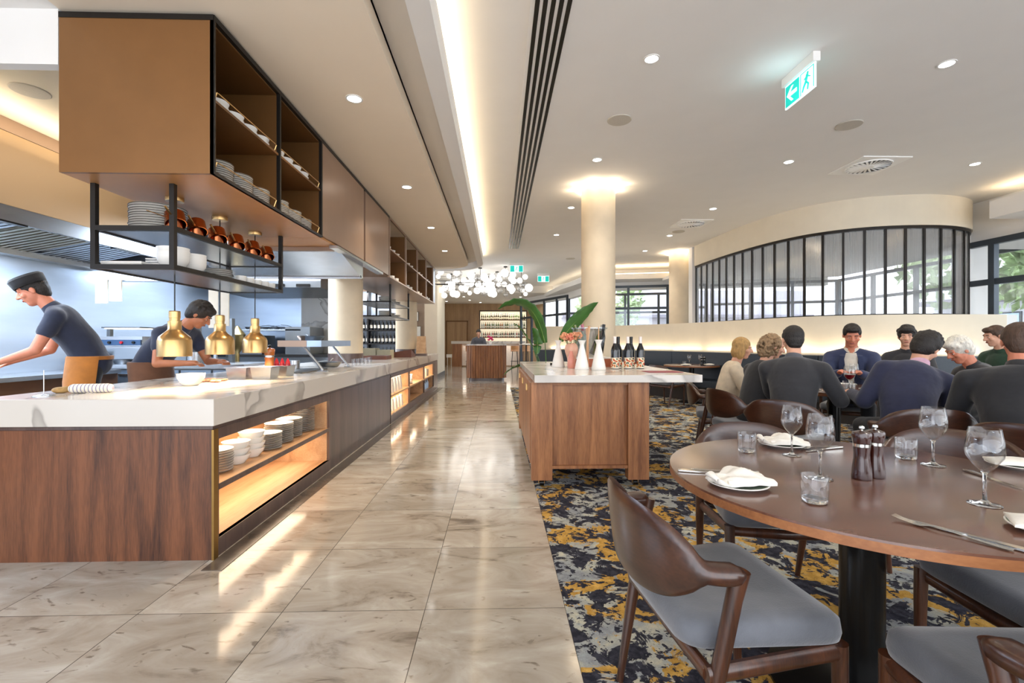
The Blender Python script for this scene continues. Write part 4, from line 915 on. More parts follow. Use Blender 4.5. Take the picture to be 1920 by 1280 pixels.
# prep bench facing camera with drawers, salamander grill, pans
pb = thing('prep_bench', 'stainless bench with bluish fridge drawers behind the chefs', 'bench', (-3.9, 6.0, 0))
obox(pb, 'bench_top', 'steel', (-4.9, 5.62, .88, -3.0, 6.35, .93)); obox(pb, 'carcass', 'steel_dark', (-4.9, 5.68, .05, -3.0, 6.3, .879))
for k in range(5):
    dr = obox(pb, 'drawer', 'steel_blue', (-4.88+k*.375, 5.655, .45, -4.53+k*.375, 5.679, .86)); obj('handle', boxes(MB(), (-4.84+k*.375, 5.635, .80, -4.57+k*.375, 5.655, .82)), 'steel', dr, smooth=False)
ss = obox(pb, 'shelf', 'steel', (-4.9, 5.75, 1.12, -3.5, 6.2, 1.14)); obj('shelf_post', boxes(MB(), (-4.1, 5.95, .93, -4.07, 5.98, 1.12), (-3.55, 5.95, .93, -3.52, 5.98, 1.12)), 'steel', ss, smooth=False)
sg = thing('salamander_grill', 'steel salamander grill with blue control panel on the shelf', 'grill', (-4.5, 5.8, 1.14))
obox(sg, 'grill_body', 'steel', (-4.85, 5.72, 1.15, -4.25, 6.1, 1.26)); cp_ = obox(sg, 'control_panel', pmat('panel_blue', '#3c5a80', .4), (-4.84, 5.70, 1.155, -4.26, 5.72, 1.22))
for k in range(4): obj('knob', MB().tube([(-4.75+k*.14, 5.70, 1.188), (-4.75+k*.14, 5.68, 1.188)], .016, 12), 'black_gloss' if k != 2 else 'plastic_red', cp_)
obox(sg, 'grill_hood', 'steel_dark', (-4.75, 5.75, 1.36, -4.3, 6.05, 1.375), (-4.85, 5.95, 1.26, -4.81, 6.0, 1.36), (-4.29, 5.95, 1.26, -4.25, 6.0, 1.36)); obox(sg, 'heating_element', 'led_white', (-4.72, 5.76, 1.352, -4.33, 6.0, 1.359))
pan(-4.55, 5.85, .932, .14, 'steel pan on the bench under the salamander grill', R(10)); pan(-4.2, 5.82, .932, .15, 'second steel pan on bench below grill shelf', R(-10), .06)
m = MB(); m.cyl((-3.75, 5.9), .09, .932, 1.07, 24); solo('stock_pot', m, 'steel', 'steel stock pot on the bench behind the first pendant', 'pot')
# left bench by the hood
lb = thing('chef_bench', 'work bench under the long hood where the capped chef works', 'bench', (-4.6, 3.5, 0))
obox(lb, 'bench_top', 'steel', (-4.93, .5, .84, -4.32, 5.5, .88)); obox(lb, 'cabinet_front', pmat('timber_brown', '#5b3a20', .5, var=.1), (-4.93, .5, .05, -4.36, 5.5, .839))
m = boxes(MB(), (-4.80, 3.72, .881, -4.45, 4.05, .94)); solo('green_lid_tub', m, pmat('tub_green', '#1e9a68', .4), 'green plastic tub on the bench at the far left', 'tub', smooth=False, bevel=.01)
m = MB()
for k in range(5): m.cyl((-4.62+.06*k, 4.28), .025, .881, .93, 12)
solo('spice_tins', m, 'steel', 'cluster of small steel tins on the chef bench', 'tins') if False else None
# rear cooking line
rl = thing('cooking_range', 'dark steel range and oven against the rear kitchen wall', 'range', (-3.6, 8, 0))
obox(rl, 'oven_body', 'steel_dark', (-4.9, 7.75, .05, -2.7, 8.5, .95)); obox(rl, 'cooktop', 'black_metal', (-4.9, 7.7, .95, -2.7, 8.5, .99))
for k in range(4): dr = obox(rl, 'oven_door', 'steel_blue', (-4.85+k*.53, 7.72, .3, -4.36+k*.53, 7.75, .85)); obj('handle', boxes(MB(), (-4.8+k*.53, 7.69, .78, -4.41+k*.53, 7.72, .80)), 'steel', dr, smooth=False)
sf = thing('kitchen_shelf', 'wire shelf with pans above the rear range', 'shelf', (-3.8, 8, 1.3))
obox(sf, 'shelf_board', 'steel', (-4.3, 7.8, 1.38, -3.25, 8.3, 1.40)); obox(sf, 'side_panel', 'steel_dark', (-3.5, 7.8, .99, -3.1, 8.4, 1.44)); obox(sf, 'side_panel', 'steel_dark', (-4.3, 7.85, .99, -3.9, 8.3, 1.3))
for k in range(5):
    pan(-4.15+k*.19, 8.0, 1.402, .10+.01*(k % 2), 'dark small pan, %s along the wire kitchen shelf' % ORD[k], R(60*k), .04)
m = MB(); m.lathe([(.02, 0), (.09, .10), (.10, .26), (.11, .28), (.02, .40), (.001, .41)], 24, (-3.78, 6.9, 1.02)); m.cyl((-3.78, 6.9), .03, .9, 1.03, 12)
jc = solo('juice_press', m, pmat('pewter_gold', '#a08a5c', .3, .9), 'tall gold metal urn standing behind the middle pendant', 'urn')
m = boxes(MB(), (-4.0, 6.7, 0, -3.55, 7.1, .90)); solo('equipment_cabinet', m, 'steel_dark', 'steel cabinet carrying the tall gold urn', 'cabinet', smooth=False)
# knife rack / appliances near second chef
for q_, l_ in (((-4.0, 6.2, .931, -3.9, 6.28, 1.55), 'left'), ((-3.55, 6.21, .931, -3.47, 6.28, 1.5), 'right')): solo('upright_appliance', boxes(MB(), q_), 'steel_dark', '%s dark upright appliance column behind the bending chef' % l_, 'appliance', 'upright appliances', smooth=False)

# ---- second hanging rack and wine wall past column
r2 = thing('hanging_rack', 'smaller black rack of crockery hanging beyond the first column', 'rack', (-1.95, 8.4, 1.6))
xa, xb, ya, yc = -2.36, -1.72, 7.55, 9.1
for x in (xa, xb-.03):
    for y in (ya, yc-.03): obox(r2, 'post', 'black_metal', (x, y, 1.6, x+.03, y+.03, UB))
for z, nm in ((1.6, 'tier'), (1.83, 'tier')):
    t_ = obox(r2, nm, 'black_metal', (xa, ya, z, xb, ya+.03, z+.02), (xa, yc-.03, z, xb, yc, z+.02), (xb-.02, ya, z, xb, yc, z+.02)); obj('shelf_plate', boxes(MB(), (xa, ya+.03, z+.006, xb-.02, yc-.03, z+.012)), 'steel', t_, smooth=False)
    for i in range(3): stack(PL, -1.86-.0*i, 7.72+i*.36, z+.014, 6-i, .014, 'white plate, %s, far rack, '+('lower', 'upper')[z > 1.7]+' tier, '+('near', 'middle', 'end')[i]+' stack', 'plates on the far rack')
BOT = thing('wine_bottle', 'x', 'wine bottle')
obj('bottle_body', MB().lathe([(.001, 0), (.036, 0), (.0375, .006), (.0375, .19), (.030, .215), (.016, .245), (.0145, .30), (.0165, .302), (.0165, .315), (.001, .316)], 22, cap=False), 'bottle_glass', BOT)
obj('bottle_label', MB().lathe([(.0382, .05), (.0382, .145)], 22, cap=False), 'paper', BOT)
wr_ = thing('wine_shelving', 'tall open shelving of wine bottles beyond the first column', 'shelves', (-2.9, 13.2, 0))
obox(wr_, 'upright', 'black_metal', (-3.62, 13.0, 0, -3.58, 13.3, 2.6)); obox(wr_, 'upright', 'black_metal', (-2.62, 13.0, 0, -2.58, 13.3, 2.6))
obox(wr_, 'back_panel', pmat('shelf_back', '#9fa8b6', .5), (-4.2, 13.3, 0, -2.58, 13.33, 2.6))
for k, z in enumerate((.75, 1.15, 1.52, 1.90)): obox(wr_, 'shelf', 'black_metal', (-4.2, 13.0, z-.03, -2.62, 13.3, z))
for r_, z in enumerate((.75, 1.15, 1.52)):
    for i in range(14):
        place(BOT, USED, (-4.05+i*.105, 13.1, z), R(40*i), 'dark wine bottle, %s along the %s of wine shelving' % (ORD[i], ('lowest row', 'middle row', 'top row')[r_]), 'bottles on the wine shelving', scale=.95)
light('wine_wall', 'AREA', (-3.3, 12.9, 2.5), 22, (.9, .95, 1), (R(20), 0, 0), 1.2, .3)
for i, (x, z, w, h) in enumerate(((-2.52, 1.95, .2, .26), (-2.75, 1.5, .22, .3), (-2.42, 1.5, .14, .3), (-2.75, 1.1, .2, .3), (-2.42, 1.1, .14, .3))):
    m = boxes(MB(), (x-w/2, 14.17, z-h/2, x+w/2, 14.198, z+h/2)); f_ = thing('picture_frame', 'small framed notice on taupe wall, %s' % ('topmost single', 'left middle', 'right middle', 'left bottom', 'right bottom')[i], 'picture', (x, 14.17, z), 0, 'frames by the pier')
    obj('mount', m, 'paper', f_, world=True, smooth=False); m = MB(); m.box(x-w/2-.01, 14.18, z-h/2-.01, x+w/2+.01, 14.199, z+h/2+.01); obj('frame', m, 'black_metal', f_, world=True, smooth=False)
# ================================================================= service cart
cx0, cx1, cy0, cy1 = .265, 1.225, 3.79, 6.15
ct = thing('service_cart', 'walnut sideboard cart with white stone top beside the carpet edge', 'sideboard', (.75, 5, 0))
obox(ct, 'corner_post', 'walnut_light', (cx0, cy0, .075, cx0+.17, cy0+.10, .868)); obox(ct, 'corner_post', 'walnut_light', (cx1-.17, cy0, .075, cx1, cy0+.10, .868))
obox(ct, 'corner_post', 'walnut_light', (cx0, cy1-.10, .075, cx0+.13, cy1, .868)); obox(ct, 'corner_post', 'walnut_light', (cx1-.13, cy1-.10, .075, cx1, cy1, .868))
obox(ct, 'panel', 'walnut_light', (cx0+.171, cy0+.045, .16, cx1-.171, cy0+.07, .845))
obox(ct, 'rail', 'walnut_light', (cx0+.171, cy0+.01, .845, cx1-.171, cy0+.05, .868)); obox(ct, 'rail', 'walnut_light', (cx0+.171, cy0+.01, .165, cx1-.171, cy0+.05, .19))
obox(ct, 'carcass', 'walnut_light', (cx0+.02, cy0+.10, .165, cx1-.02, cy1-.1, .868))
for k in range(6):
    y0 = cy0+.105+k*.355
    dr = obox(ct, 'door', 'walnut_light', (cx0-.005, y0, .19, cx0+.019, y0+.345, .855)); 
    hx = y0+.32 if k % 2 == 0 else y0+.02
    obj('handle', MB().box(cx0-.02, hx-.008, .76, cx0-.006, hx+.008, .82), 'brass', dr, smooth=False, bevel=.003)
obox(ct, 'stone_top', 'marble', (.285, 3.72, .872, 1.635, 6.25, .932), bevel=.002)
for x, y in ((cx0+.09, cy0+.09), (cx1-.09, cy0+.09), (cx0+.09, cy1-.09), (cx1-.09, cy1-.09)):
    w_ = obj('castor', MB().tube([(x-.018, y, .033), (x+.018, y, .033)], .026, 16), 'black_gloss', ct, world=True); obj('castor_fork', boxes(MB(), (x-.026, y-.012, .03, x-.020, y+.012, .076), (x+.02, y-.012, .03, x+.026, y+.012, .076), (x-.026, y-.014, .062, x+.026, y+.014, .076)), 'brass', w_, smooth=False)
TZ = .9325
# white conical vases
VP = [(.001, 0), (.068, 0), (.070, .006), (.060, .06), (.040, .15), (.024, .215), (.021, .24), (.028, .262), (.040, .285), (.037, .285), (.025, .262), (.018, .24), (.02, .2), (.03, .1)]
VS = solo('white_vase', MB().lathe(VP, 36, cap=False), 'white_ceramic', 'x', 'vase')
for x, y, l, sc in ((.955, 4.46, 'white conical ceramic vase holding a wooden stick, rightmost', 1.0), (.80, 4.49, 'white conical ceramic vase in the middle', .98), (.63, 4.95, 'white conical ceramic vase half behind the pink ones', .98)): place(VS, USED, (x, y, TZ), 0, l, 'white ceramic vases', scale=sc)
pmat('pink_ceramic', '#dfae96', .4, var=.06); pmat('salmon', '#d98e7c', .35, var=.05)
solo('pink_vase', MB().lathe([(.001, 0), (.03, 0), (.045, .03), (.05, .10), (.075, .18), (.08, .22), (.07, .26), (.045, .285), (.04, .285), (.06, .25), (.03, .1)], 32, cap=False), 'pink_ceramic', 'rounded pink vase holding orange flowers on the cart', 'vase', loc=(.755, 4.85, TZ)).scale = (.88,)*3
solo('salmon_bottle', MB().lathe([(.001, 0), (.035, 0), (.038, .02), (.036, .09), (.022, .14), (.015, .17), (.012, .17)], 26, cap=False), 'salmon', 'small salmon coloured bottle vase between white vases', 'vase', loc=(.725, 4.68, TZ))
pmat('petal_orange', '#e0a07a', .7, var=.25, scale=60); pmat('petal_coral', '#d97f66', .7, var=.2, scale=60)
fl = thing('flower_bunch', 'bunch of pale orange dried flowers in the pink vase', 'flowers', (.755, 4.85, TZ+.25)); fl.scale = (1.45,)*3
random.seed(3)
for k in range(9):
    a = k*.72; c_ = Vector((.055*math.cos(a)*(k > 0), .05*math.sin(a)*(k > 0), .035+.02*random.random())); m = MB()
    for j in range(26):
        d = Vector((random.gauss(0, 1), random.gauss(0, 1), random.gauss(.3, 1))).normalized(); m.ell(tuple(c_+d*.022), .010, .008, .005, (random.random()*3, random.random()*3, 0), 6, 4)
    b_ = obj('bloom', m, 'petal_orange' if k % 3 else 'petal_coral', fl); obj('stem', MB().tube([tuple(c_), (0, 0, -.08)], .002, 5), 'leaf', b_)
pmat('beech', '#e2b48c', .6, var=.1, scale=20, stretch=(1, 1, .1))
for i, (x, y, dx, h) in enumerate(((.86, 4.60, .03, .42), (.885, 4.62, -.01, .40), (.955, 4.46, .0, .41))):
    m = MB(); m.tube([(0, 0, .02 if i < 2 else .12), (dx*.3, 0, .2), (dx, 0, h)], [.016, .020, .034 if i < 2 else .010], 8, flat=.4)
    solo('wooden_utensil', m, 'beech', ('tall pale wooden paddle left of the ice bucket', 'second pale wooden paddle right behind the middle vase', 'thin wooden stick rising from the rightmost vase')[i], 'utensil', 'wooden utensils', loc=(x, y, TZ))
# clear ice bucket with bottles
pane('acrylic', (.86, .88, .9, 1), .14, 0, .05)
ib = thing('ice_bucket', 'large clear ice bucket with several bottles on a timber box', 'ice bucket', (.985, 5.1, TZ+.10)); ib.scale = (1.12,)*3
obj('bucket_wall', MB().lathe([(.001, 0), (.12, 0), (.125, .01), (.165, .27), (.172, .275), (.172, .28), (.16, .28), (.118, .015), (.001, .01)], 40, cap=False), 'acrylic', ib)
obj('rim', MB().lathe([(.165, .268), (.178, .27), (.178, .284), (.165, .284)], 40, cap=False), 'acrylic', ib)
wt_ = thing('timber_box', 'low reddish timber box under the ice bucket', 'box', (1.0, 5.05, TZ)); pmat('cedar', '#a3593a', .5, var=.12, scale=8, stretch=(1, 6, 1))
obox(wt_, 'box_body', 'cedar', (.80, 4.90, TZ, 1.22, 5.28, TZ+.085)); obox(wt_, 'box_lid', 'white_ceramic', (.80, 4.90, TZ+.086, 1.22, 5.28, TZ+.098))
pmat('green_bottle', '#5e6b1c', .1, coat=.5); pmat('foil_silver', '#bfbdb8', .3, .8); pmat('pale_bottle', '#a7c0b4', .12, coat=.5); pmat('pink_foil', '#b46a78', .35, .3); pmat('black_foil', '#1b1a1c', .4)
def bottle(nm, loc, body, foil, lab, label, group, tilt=(0, 0, 0), s=1, lz=(.05, .145)):
    t = thing(nm, label, 'wine bottle', loc, 0, group, rot=tilt); t.scale = (s,)*3
    obj('bottle_body', MB().lathe([(.001, 0), (.036, 0), (.0375, .006), (.0375, .18), (.031, .205), (.018, .235), (.0150, .25), (.0145, .30)], 24, cap=False), body, t)
    obj('foil_cap', MB().lathe([(.0150, .245), (.0155, .295), (.0165, .296), (.0165, .315), (.001, .316)], 22, cap=False), foil, t)
    if lab: obj('bottle_label', MB().lathe([(.0380, lz[0]), (.0380, lz[1])], 24, cap=False), lab, t)
    return t
for i, (x, y, tx, ty, bd, fo, l) in enumerate(((1.09, 5.06, -4, 14, 'green_bottle', 'foil_silver', 'green champagne bottle leaning in the ice bucket'), (1.115, 5.0, -3, 10, 'bottle_glass', 'black_foil', 'dark bottle standing right of green one in bucket'), (1.07, 5.13, 5, 22, 'bottle_glass', 'black_foil', 'dark bottle leaning farthest right in bucket'), (.98, 5.10, 6, -6, 'pale_bottle', 'pink_foil', 'pale bottle with pink foil in the ice bucket'), (.945, 5.06, 0, -14, 'pale_bottle', 'green_bottle', 'pale bottle with green neck at bucket\'s left'))):
    bottle('chilled_bottle', (x-.04, y, TZ+.125), bd, fo, None, l, 'bottles in the ice bucket', (R(tx), R(ty), 0), 1.05)
# label with red and cream illustration
t, nt, bs = newmat('wine_label'); tc = N(nt, 'ShaderNodeTexCoord'); nz_ = N(nt, 'ShaderNodeTexNoise', Scale=34); nz_.inputs['Detail'].default_value = 3; rp = N(nt, 'ShaderNodeValToRGB'); rp.color_ramp.interpolation = 'CONSTANT'
rp.color_ramp.elements[0].color = lin('#b5301f'); rp.color_ramp.elements[1].position = .5; rp.color_ramp.elements[1].color = lin('#ecdcc4'); e_ = rp.color_ramp.elements.new(.44); e_.color = lin('#c98a3a'); e_ = rp.color_ramp.elements.new(.60); e_.color = lin('#3e4a35')
nt.links.new(tc.outputs['Object'], nz_.inputs[0]); nt.links.new(nz_.outputs['Fac'], rp.inputs[0]); nt.links.new(rp.outputs[0], bs.inputs['Base Color']); bs.inputs['Roughness'].default_value = .6; MATS['wine_label'] = t
pmat('foil_white', '#e8dcd6', .4)
bl = [(1.135, 4.56, 'foil_white', 'front left, cream capsule'), (1.27, 4.585, 'foil_white', 'front middle, cream capsule'), (1.40, 4.60, 'foil_white', 'front right, cream capsule'), (1.195, 4.66, 'black_foil', 'second row left, black capsule'), (1.33, 4.68, 'black_foil', 'second row right, black capsule'), (1.22, 4.77, 'black_foil', 'rear row, black capsule')]
for x, y, fo, l in bl:
    b_ = bottle('wine_bottle', (x, y, TZ), 'bottle_glass', fo, 'wine_label', 'red-labelled wine bottle on the cart, '+l, 'red-labelled wine bottles on the cart', lz=(.015, .11))
    m = MB(); m.lathe([(.0384, .006), (.0384, .016)], 24, cap=False); obj('label_border', m, 'paper', b_)
m = MB(); m.box(-.13, -.10, 0, .17, .10, .004); solo('menu_card', m, pmat('menu_red', '#8f3d46', .6), 'thin dark red menu lying on the cart overhang', 'menu', loc=(1.42, 4.10, TZ), smooth=False, rz=R(4))
m = MB(); m.box(-.012, -.012, 0, .012, .012, .022); solo('card_holder', m, 'black_gloss', 'tiny black card holder at cart\'s far left edge', 'card holder', loc=(.60, 5.35, TZ), smooth=False)
# ---- bird of paradise plant behind the cart
pt = thing('potted_palm', 'bird of paradise plant with big drooping leaves behind the cart', 'plant', (.68, 6.64, 0)); pt.scale = (.93,)*3
obj('pot', MB().lathe([(.001, 0), (.17, 0), (.21, .40), (.22, .42), (.20, .42), (.19, .38), (.001, .36)], 32, cap=False), 'white_ceramic', pt)
obj('soil', MB().lathe([(.001, .375), (.19, .375)], 24, cap=False), pmat('soil', '#33241a', .95, var=.3, scale=60), pt)
def leaf(par, base, mid, tip, wdt, twist=0, droop=.0):
    P = cr([base, mid, tip], 8) if False else [(Vector(base)*(1-t)**2+Vector(mid)*2*t*(1-t)+Vector(tip)*t*t) for t in [i/16 for i in range(17)]]
    m = MB(); rs = []
    for i, p in enumerate(P):
        t = i/16; d = (P[min(i+1, 16)]-P[max(i-1, 0)]).normalized(); sd = d.cross(Vector((0, 0, 1))); sd = sd.normalized() if sd.length > 1e-3 else Vector((1, 0, 0)); sd = Matrix.Rotation(twist, 3, d) @ sd; nn = sd.cross(d)
        w = wdt*(math.sin(math.pi*min(1, t*.93+.07))**.7); r = []
        for s_ in (-1, -.66, -.33, 0, .33, .66, 1): r.append(tuple(p+sd*w*s_+nn*(.22*w*abs(s_)+.012*math.sin(t*40+s_*3)*abs(s_))))
        for s_ in (1, .66, .33, 0, -.33, -.66, -1): r.append(tuple(p+sd*w*s_+nn*(.22*w*abs(s_)+.012*math.sin(t*40+s_*3)*abs(s_)-.004)))
        rs.append(r)
    m.rings(rs); o = obj('leaf', m, 'leaf', par, angle=80); obj('midrib', MB().tube([tuple(p) for p in P], [.007*(1-.8*i/16) for i in range(17)], 6), 'leaf_vein', o); return o
def stemmed(base, bend, lb, lm, lt, w, tw=0):
    m = MB(); P = [(Vector((base[0], base[1], .38))*(1-t)**2+Vector(bend)*2*t*(1-t)+Vector(lb)*t*t) for t in [i/12 for i in range(13)]]
    obj('stalk', m.tube([tuple(p) for p in P], [.014-.008*i/12 for i in range(13)], 8), 'leaf', pt); leaf(pt, lb, lm, lt, w, tw)
stemmed((0, 0), (.0, 0, .95), (-.03, -.05, 1.27), (-.22, -.2, 2.10), (-.74, -.1, 1.78), .11, .5)
stemmed((.04, 0), (.02, 0, .9), (.20, -.12, 1.30), (.38, -.30, 1.62), (.70, -.42, 1.86), .10, -.9)
stemmed((-.04, .03), (-.05, 0, .8), (-.22, -.05, 1.22), (-.42, 0, 1.55), (-.50, .05, 1.56), .06, .3)
stemmed((-.02, -.02), (-.03, 0, .8), (-.15, 0, 1.1), (-.10, 0, 1.36), (-.22, 0, 1.50), .08, 1.0)
stemmed((-.05, -.02), (-.2, 0, .75), (-.25, -.05, .80), (-.40, -.1, 1.02), (-.65, -.15, .80), .10, .2)

# ================================================================= host desk and far bar
hd_ = thing('host_desk', 'curved fluted timber host desk with a pale top', 'desk', (-.38, 14.7, 0))
def rrect(x0, y0, x1, y1, r, n=10):
    out = []
    for cx, cy, a0 in ((x1-r, y1-r, 0), (x0+r, y1-r, 90), (x0+r, y0+r, 180), (x1-r, y0+r, 270)):
        for k in range(n+1): a = R(a0+90*k/n); out.append((cx+r*math.cos(a), cy+r*math.sin(a)))
    return out
def fluted(poly, step, amp):
    path = poly+[poly[0]]; al = arclen(path); nn = int(al[-1]/step)*4; out = []
    for i in range(nn):
        q, d = at(path, al, al[-1]*i/nn); k = amp if i % 4 in (1, 2) else 0; out.append((q.x+d.y*k, q.y-d.x*k))
    return out
obj('fluted_body', MB().prism(fluted(rrect(-.98, 14.35, .22, 15.0, .28), .075, .022), .08, 1.08), 'walnut_light', hd_, world=True, angle=20)
obj('plinth', MB().prism(rrect(-.93, 14.4, .17, 14.95, .25), 0, .08), 'dark_veneer', hd_, world=True)
obj('desk_top', MB().prism(rrect(-1.0, 14.33, .24, 15.02, .29), 1.08, 1.115), 'marble', hd_, world=True)
fb = thing('flower_vase', 'pink orchid stem in a small pot on host desk', 'flowers', (-.26, 14.8, 1.115)); pmat('orchid', '#c72a66', .5, var=.2, scale=50)
obj('pot', MB().lathe([(.001, 0), (.04, 0), (.05, .08), (.045, .08)], 18, cap=False), 'white_ceramic', fb)
m = MB()
for k in range(7): a = k*.9; m.ell((.06*math.cos(a), .05*math.sin(a), .14+.035*(k % 4)), .045, .035, .03, (a, 0, a), 8, 6)
obj('blossoms', m, 'orchid', fb)
br = thing('back_bar', 'white stone bar counter with walnut ends before the bottle shelves', 'bar', (-.4, 22.6, 0))
obox(br, 'stone_top', 'marble', (-2.25, 22.3, 1.09, 1.28, 23.0, 1.22)); obox(br, 'lit_front', pmat('bar_white', '#f1e6dc', .6), (-1.75, 22.55, .05, 1.0, 22.9, 1.089)); obox(br, 'end_post', 'walnut_light', (-2.2, 22.35, .0, -1.76, 22.95, 1.089)); obox(br, 'end_post', 'walnut_light', (1.01, 22.35, .0, 1.2, 22.95, 1.089))
light('bar_front', 'AREA', (-.4, 22.44, 1.07), 26, (1, .88, .75), (0, 0, 0), .1, 2.6) if False else light('bar_front', 'AREA', (-.4, 22.42, 1.08), 9, (1, .88, .75), (R(-30), 0, 0), 2.6, .1)
BS = thing('bar_stool', 'x', 'bar stool')
obj('seat', MB().lathe([(.001, .74), (.18, .74), (.20, .76), (.19, .79), (.001, .80)], 24, cap=False), pmat('tan_leather', '#c48c58', .5, var=.06), BS)
obj('backrest', MB().rings([[(.2*math.cos(a), .2*math.sin(a), z) for a in [R(200+140*k/8) for k in range(9)]]+[(.185*math.cos(a), .185*math.sin(a), z) for a in [R(340-140*k/8) for k in range(9)]] for z in (.80, 1.0)]), 'tan_leather', BS)
for k in range(4): a = R(45+90*k); obj('leg', MB().tube([(.15*math.cos(a), .15*math.sin(a), .745), (.21*math.cos(a), .21*math.sin(a), 0)], .013, 8), 'black_metal', BS)
obj('foot_ring', MB().tube([(.19*math.cos(R(20*k)), .19*math.sin(R(20*k)), .28) for k in range(19)], .009, 6), 'black_metal', BS)
for i, x in enumerate((-1.35, .75, 1.25)): place(BS, USED, (x, 21.9, 0), 0, ('tan bar stool left of the host desk', 'tan bar stool right of the host desk', 'tan bar stool by the bar\'s right end')[i], 'bar stools')
place(BS, USED, (1.55, 20.6, 0), R(90), 'tan bar stool near the plant and windows', 'bar stools')
m = MB(); m.cyl((1.22, 20.8), .03, .02, 1.05, 12); ht = thing('high_table', 'round high table on a black post right of host desk', 'table', (1.22, 20.8, 0)); obj('post', m, 'black_metal', ht, world=True); obj('table_top', MB().cyl((1.22, 20.8), .32, 1.05, 1.08, 28), 'marble', ht, world=True); obj('base', MB().cyl((1.22, 20.8), .22, 0, .02, 24), 'black_metal', ht, world=True)
bs_ = thing('bottle_shelving', 'backlit recessed shelving full of spirit bottles behind the bar', 'shelves', (.25, 24.2, 1.1))
obox(bs_, 'back_glow', emis('shelf_glow', (1, .86, .62), .55), (-.95, 24.34, 1.12, 1.42, 24.36, 2.74))
for k, z in enumerate((1.42, 1.88, 2.32)): obox(bs_, 'shelf', 'bronze_inner', (-.95, 24.0, z-.035, 1.42, 24.33, z))
obox(bs_, 'frame', 'black_metal', (-.98, 23.97, 1.1, -.95, 24.34, 2.76), (1.42, 23.97, 1.1, 1.45, 24.34, 2.76), (-.98, 23.97, 2.74, 1.45, 24.34, 2.78))
for nm, cc in (('spirit_clear', '#c9d4d0'), ('spirit_amber', '#a8641f'), ('spirit_dark', '#2a2018'), ('spirit_green', '#4f6f3f'), ('spirit_red', '#8e2a2a')): pmat(nm, cc, .1, coat=.4)
SBT = {}
for nm in ('spirit_clear', 'spirit_amber', 'spirit_dark', 'spirit_green', 'spirit_red'):
    t = thing('spirit_bottle', 'x', 'bottle'); obj('bottle_body', MB().lathe([(.001, 0), (.036, 0), (.038, .01), (.038, .16), (.03, .19), (.013, .22), (.013, .27), (.016, .272), (.016, .29), (.001, .291)], 12, cap=False), nm, t); obj('bottle_label', MB().lathe([(.0392, .04), (.0392, .11)], 12, cap=False), 'paper', t); SBT[nm] = t
desc = {'spirit_clear': 'clear', 'spirit_amber': 'amber', 'spirit_dark': 'dark', 'spirit_green': 'green', 'spirit_red': 'red'}
for r_, (z, pool) in enumerate(((1.42, ['spirit_dark', 'spirit_red', 'spirit_clear', 'spirit_dark']), (1.88, ['spirit_clear', 'spirit_amber', 'spirit_green', 'spirit_clear']), (2.32, ['spirit_dark', 'spirit_dark', 'spirit_dark', 'spirit_green']))):
    for i in range(24):
        nm = random.choice(pool); place(SBT[nm], USED, (-.86+i*.0945, 24.1, z), R(30*i), '%s bottle, %s from left on the %s bar shelf' % (desc[nm], ORD[i], ('lowest', 'middle', 'top')[r_]), 'bottles behind the bar', scale=random.uniform(.95, 1.15))
light('bar_shelf', 'AREA', (.25, 24.0, 2.7), 8, (1, .85, .6), (R(12), 0, 0), 2.2, .1)
m = MB(); m.box(-2.45, 22.1, .45, -2.2, 22.3, .60); m.box(-2.42, 22.12, 0, -2.40, 22.14, .45); m.box(-2.25, 22.26, 0, -2.23, 22.28, .45); solo('waiter_table', m, 'white_ceramic', 'small white side stand before the timber door', 'side table', smooth=False)
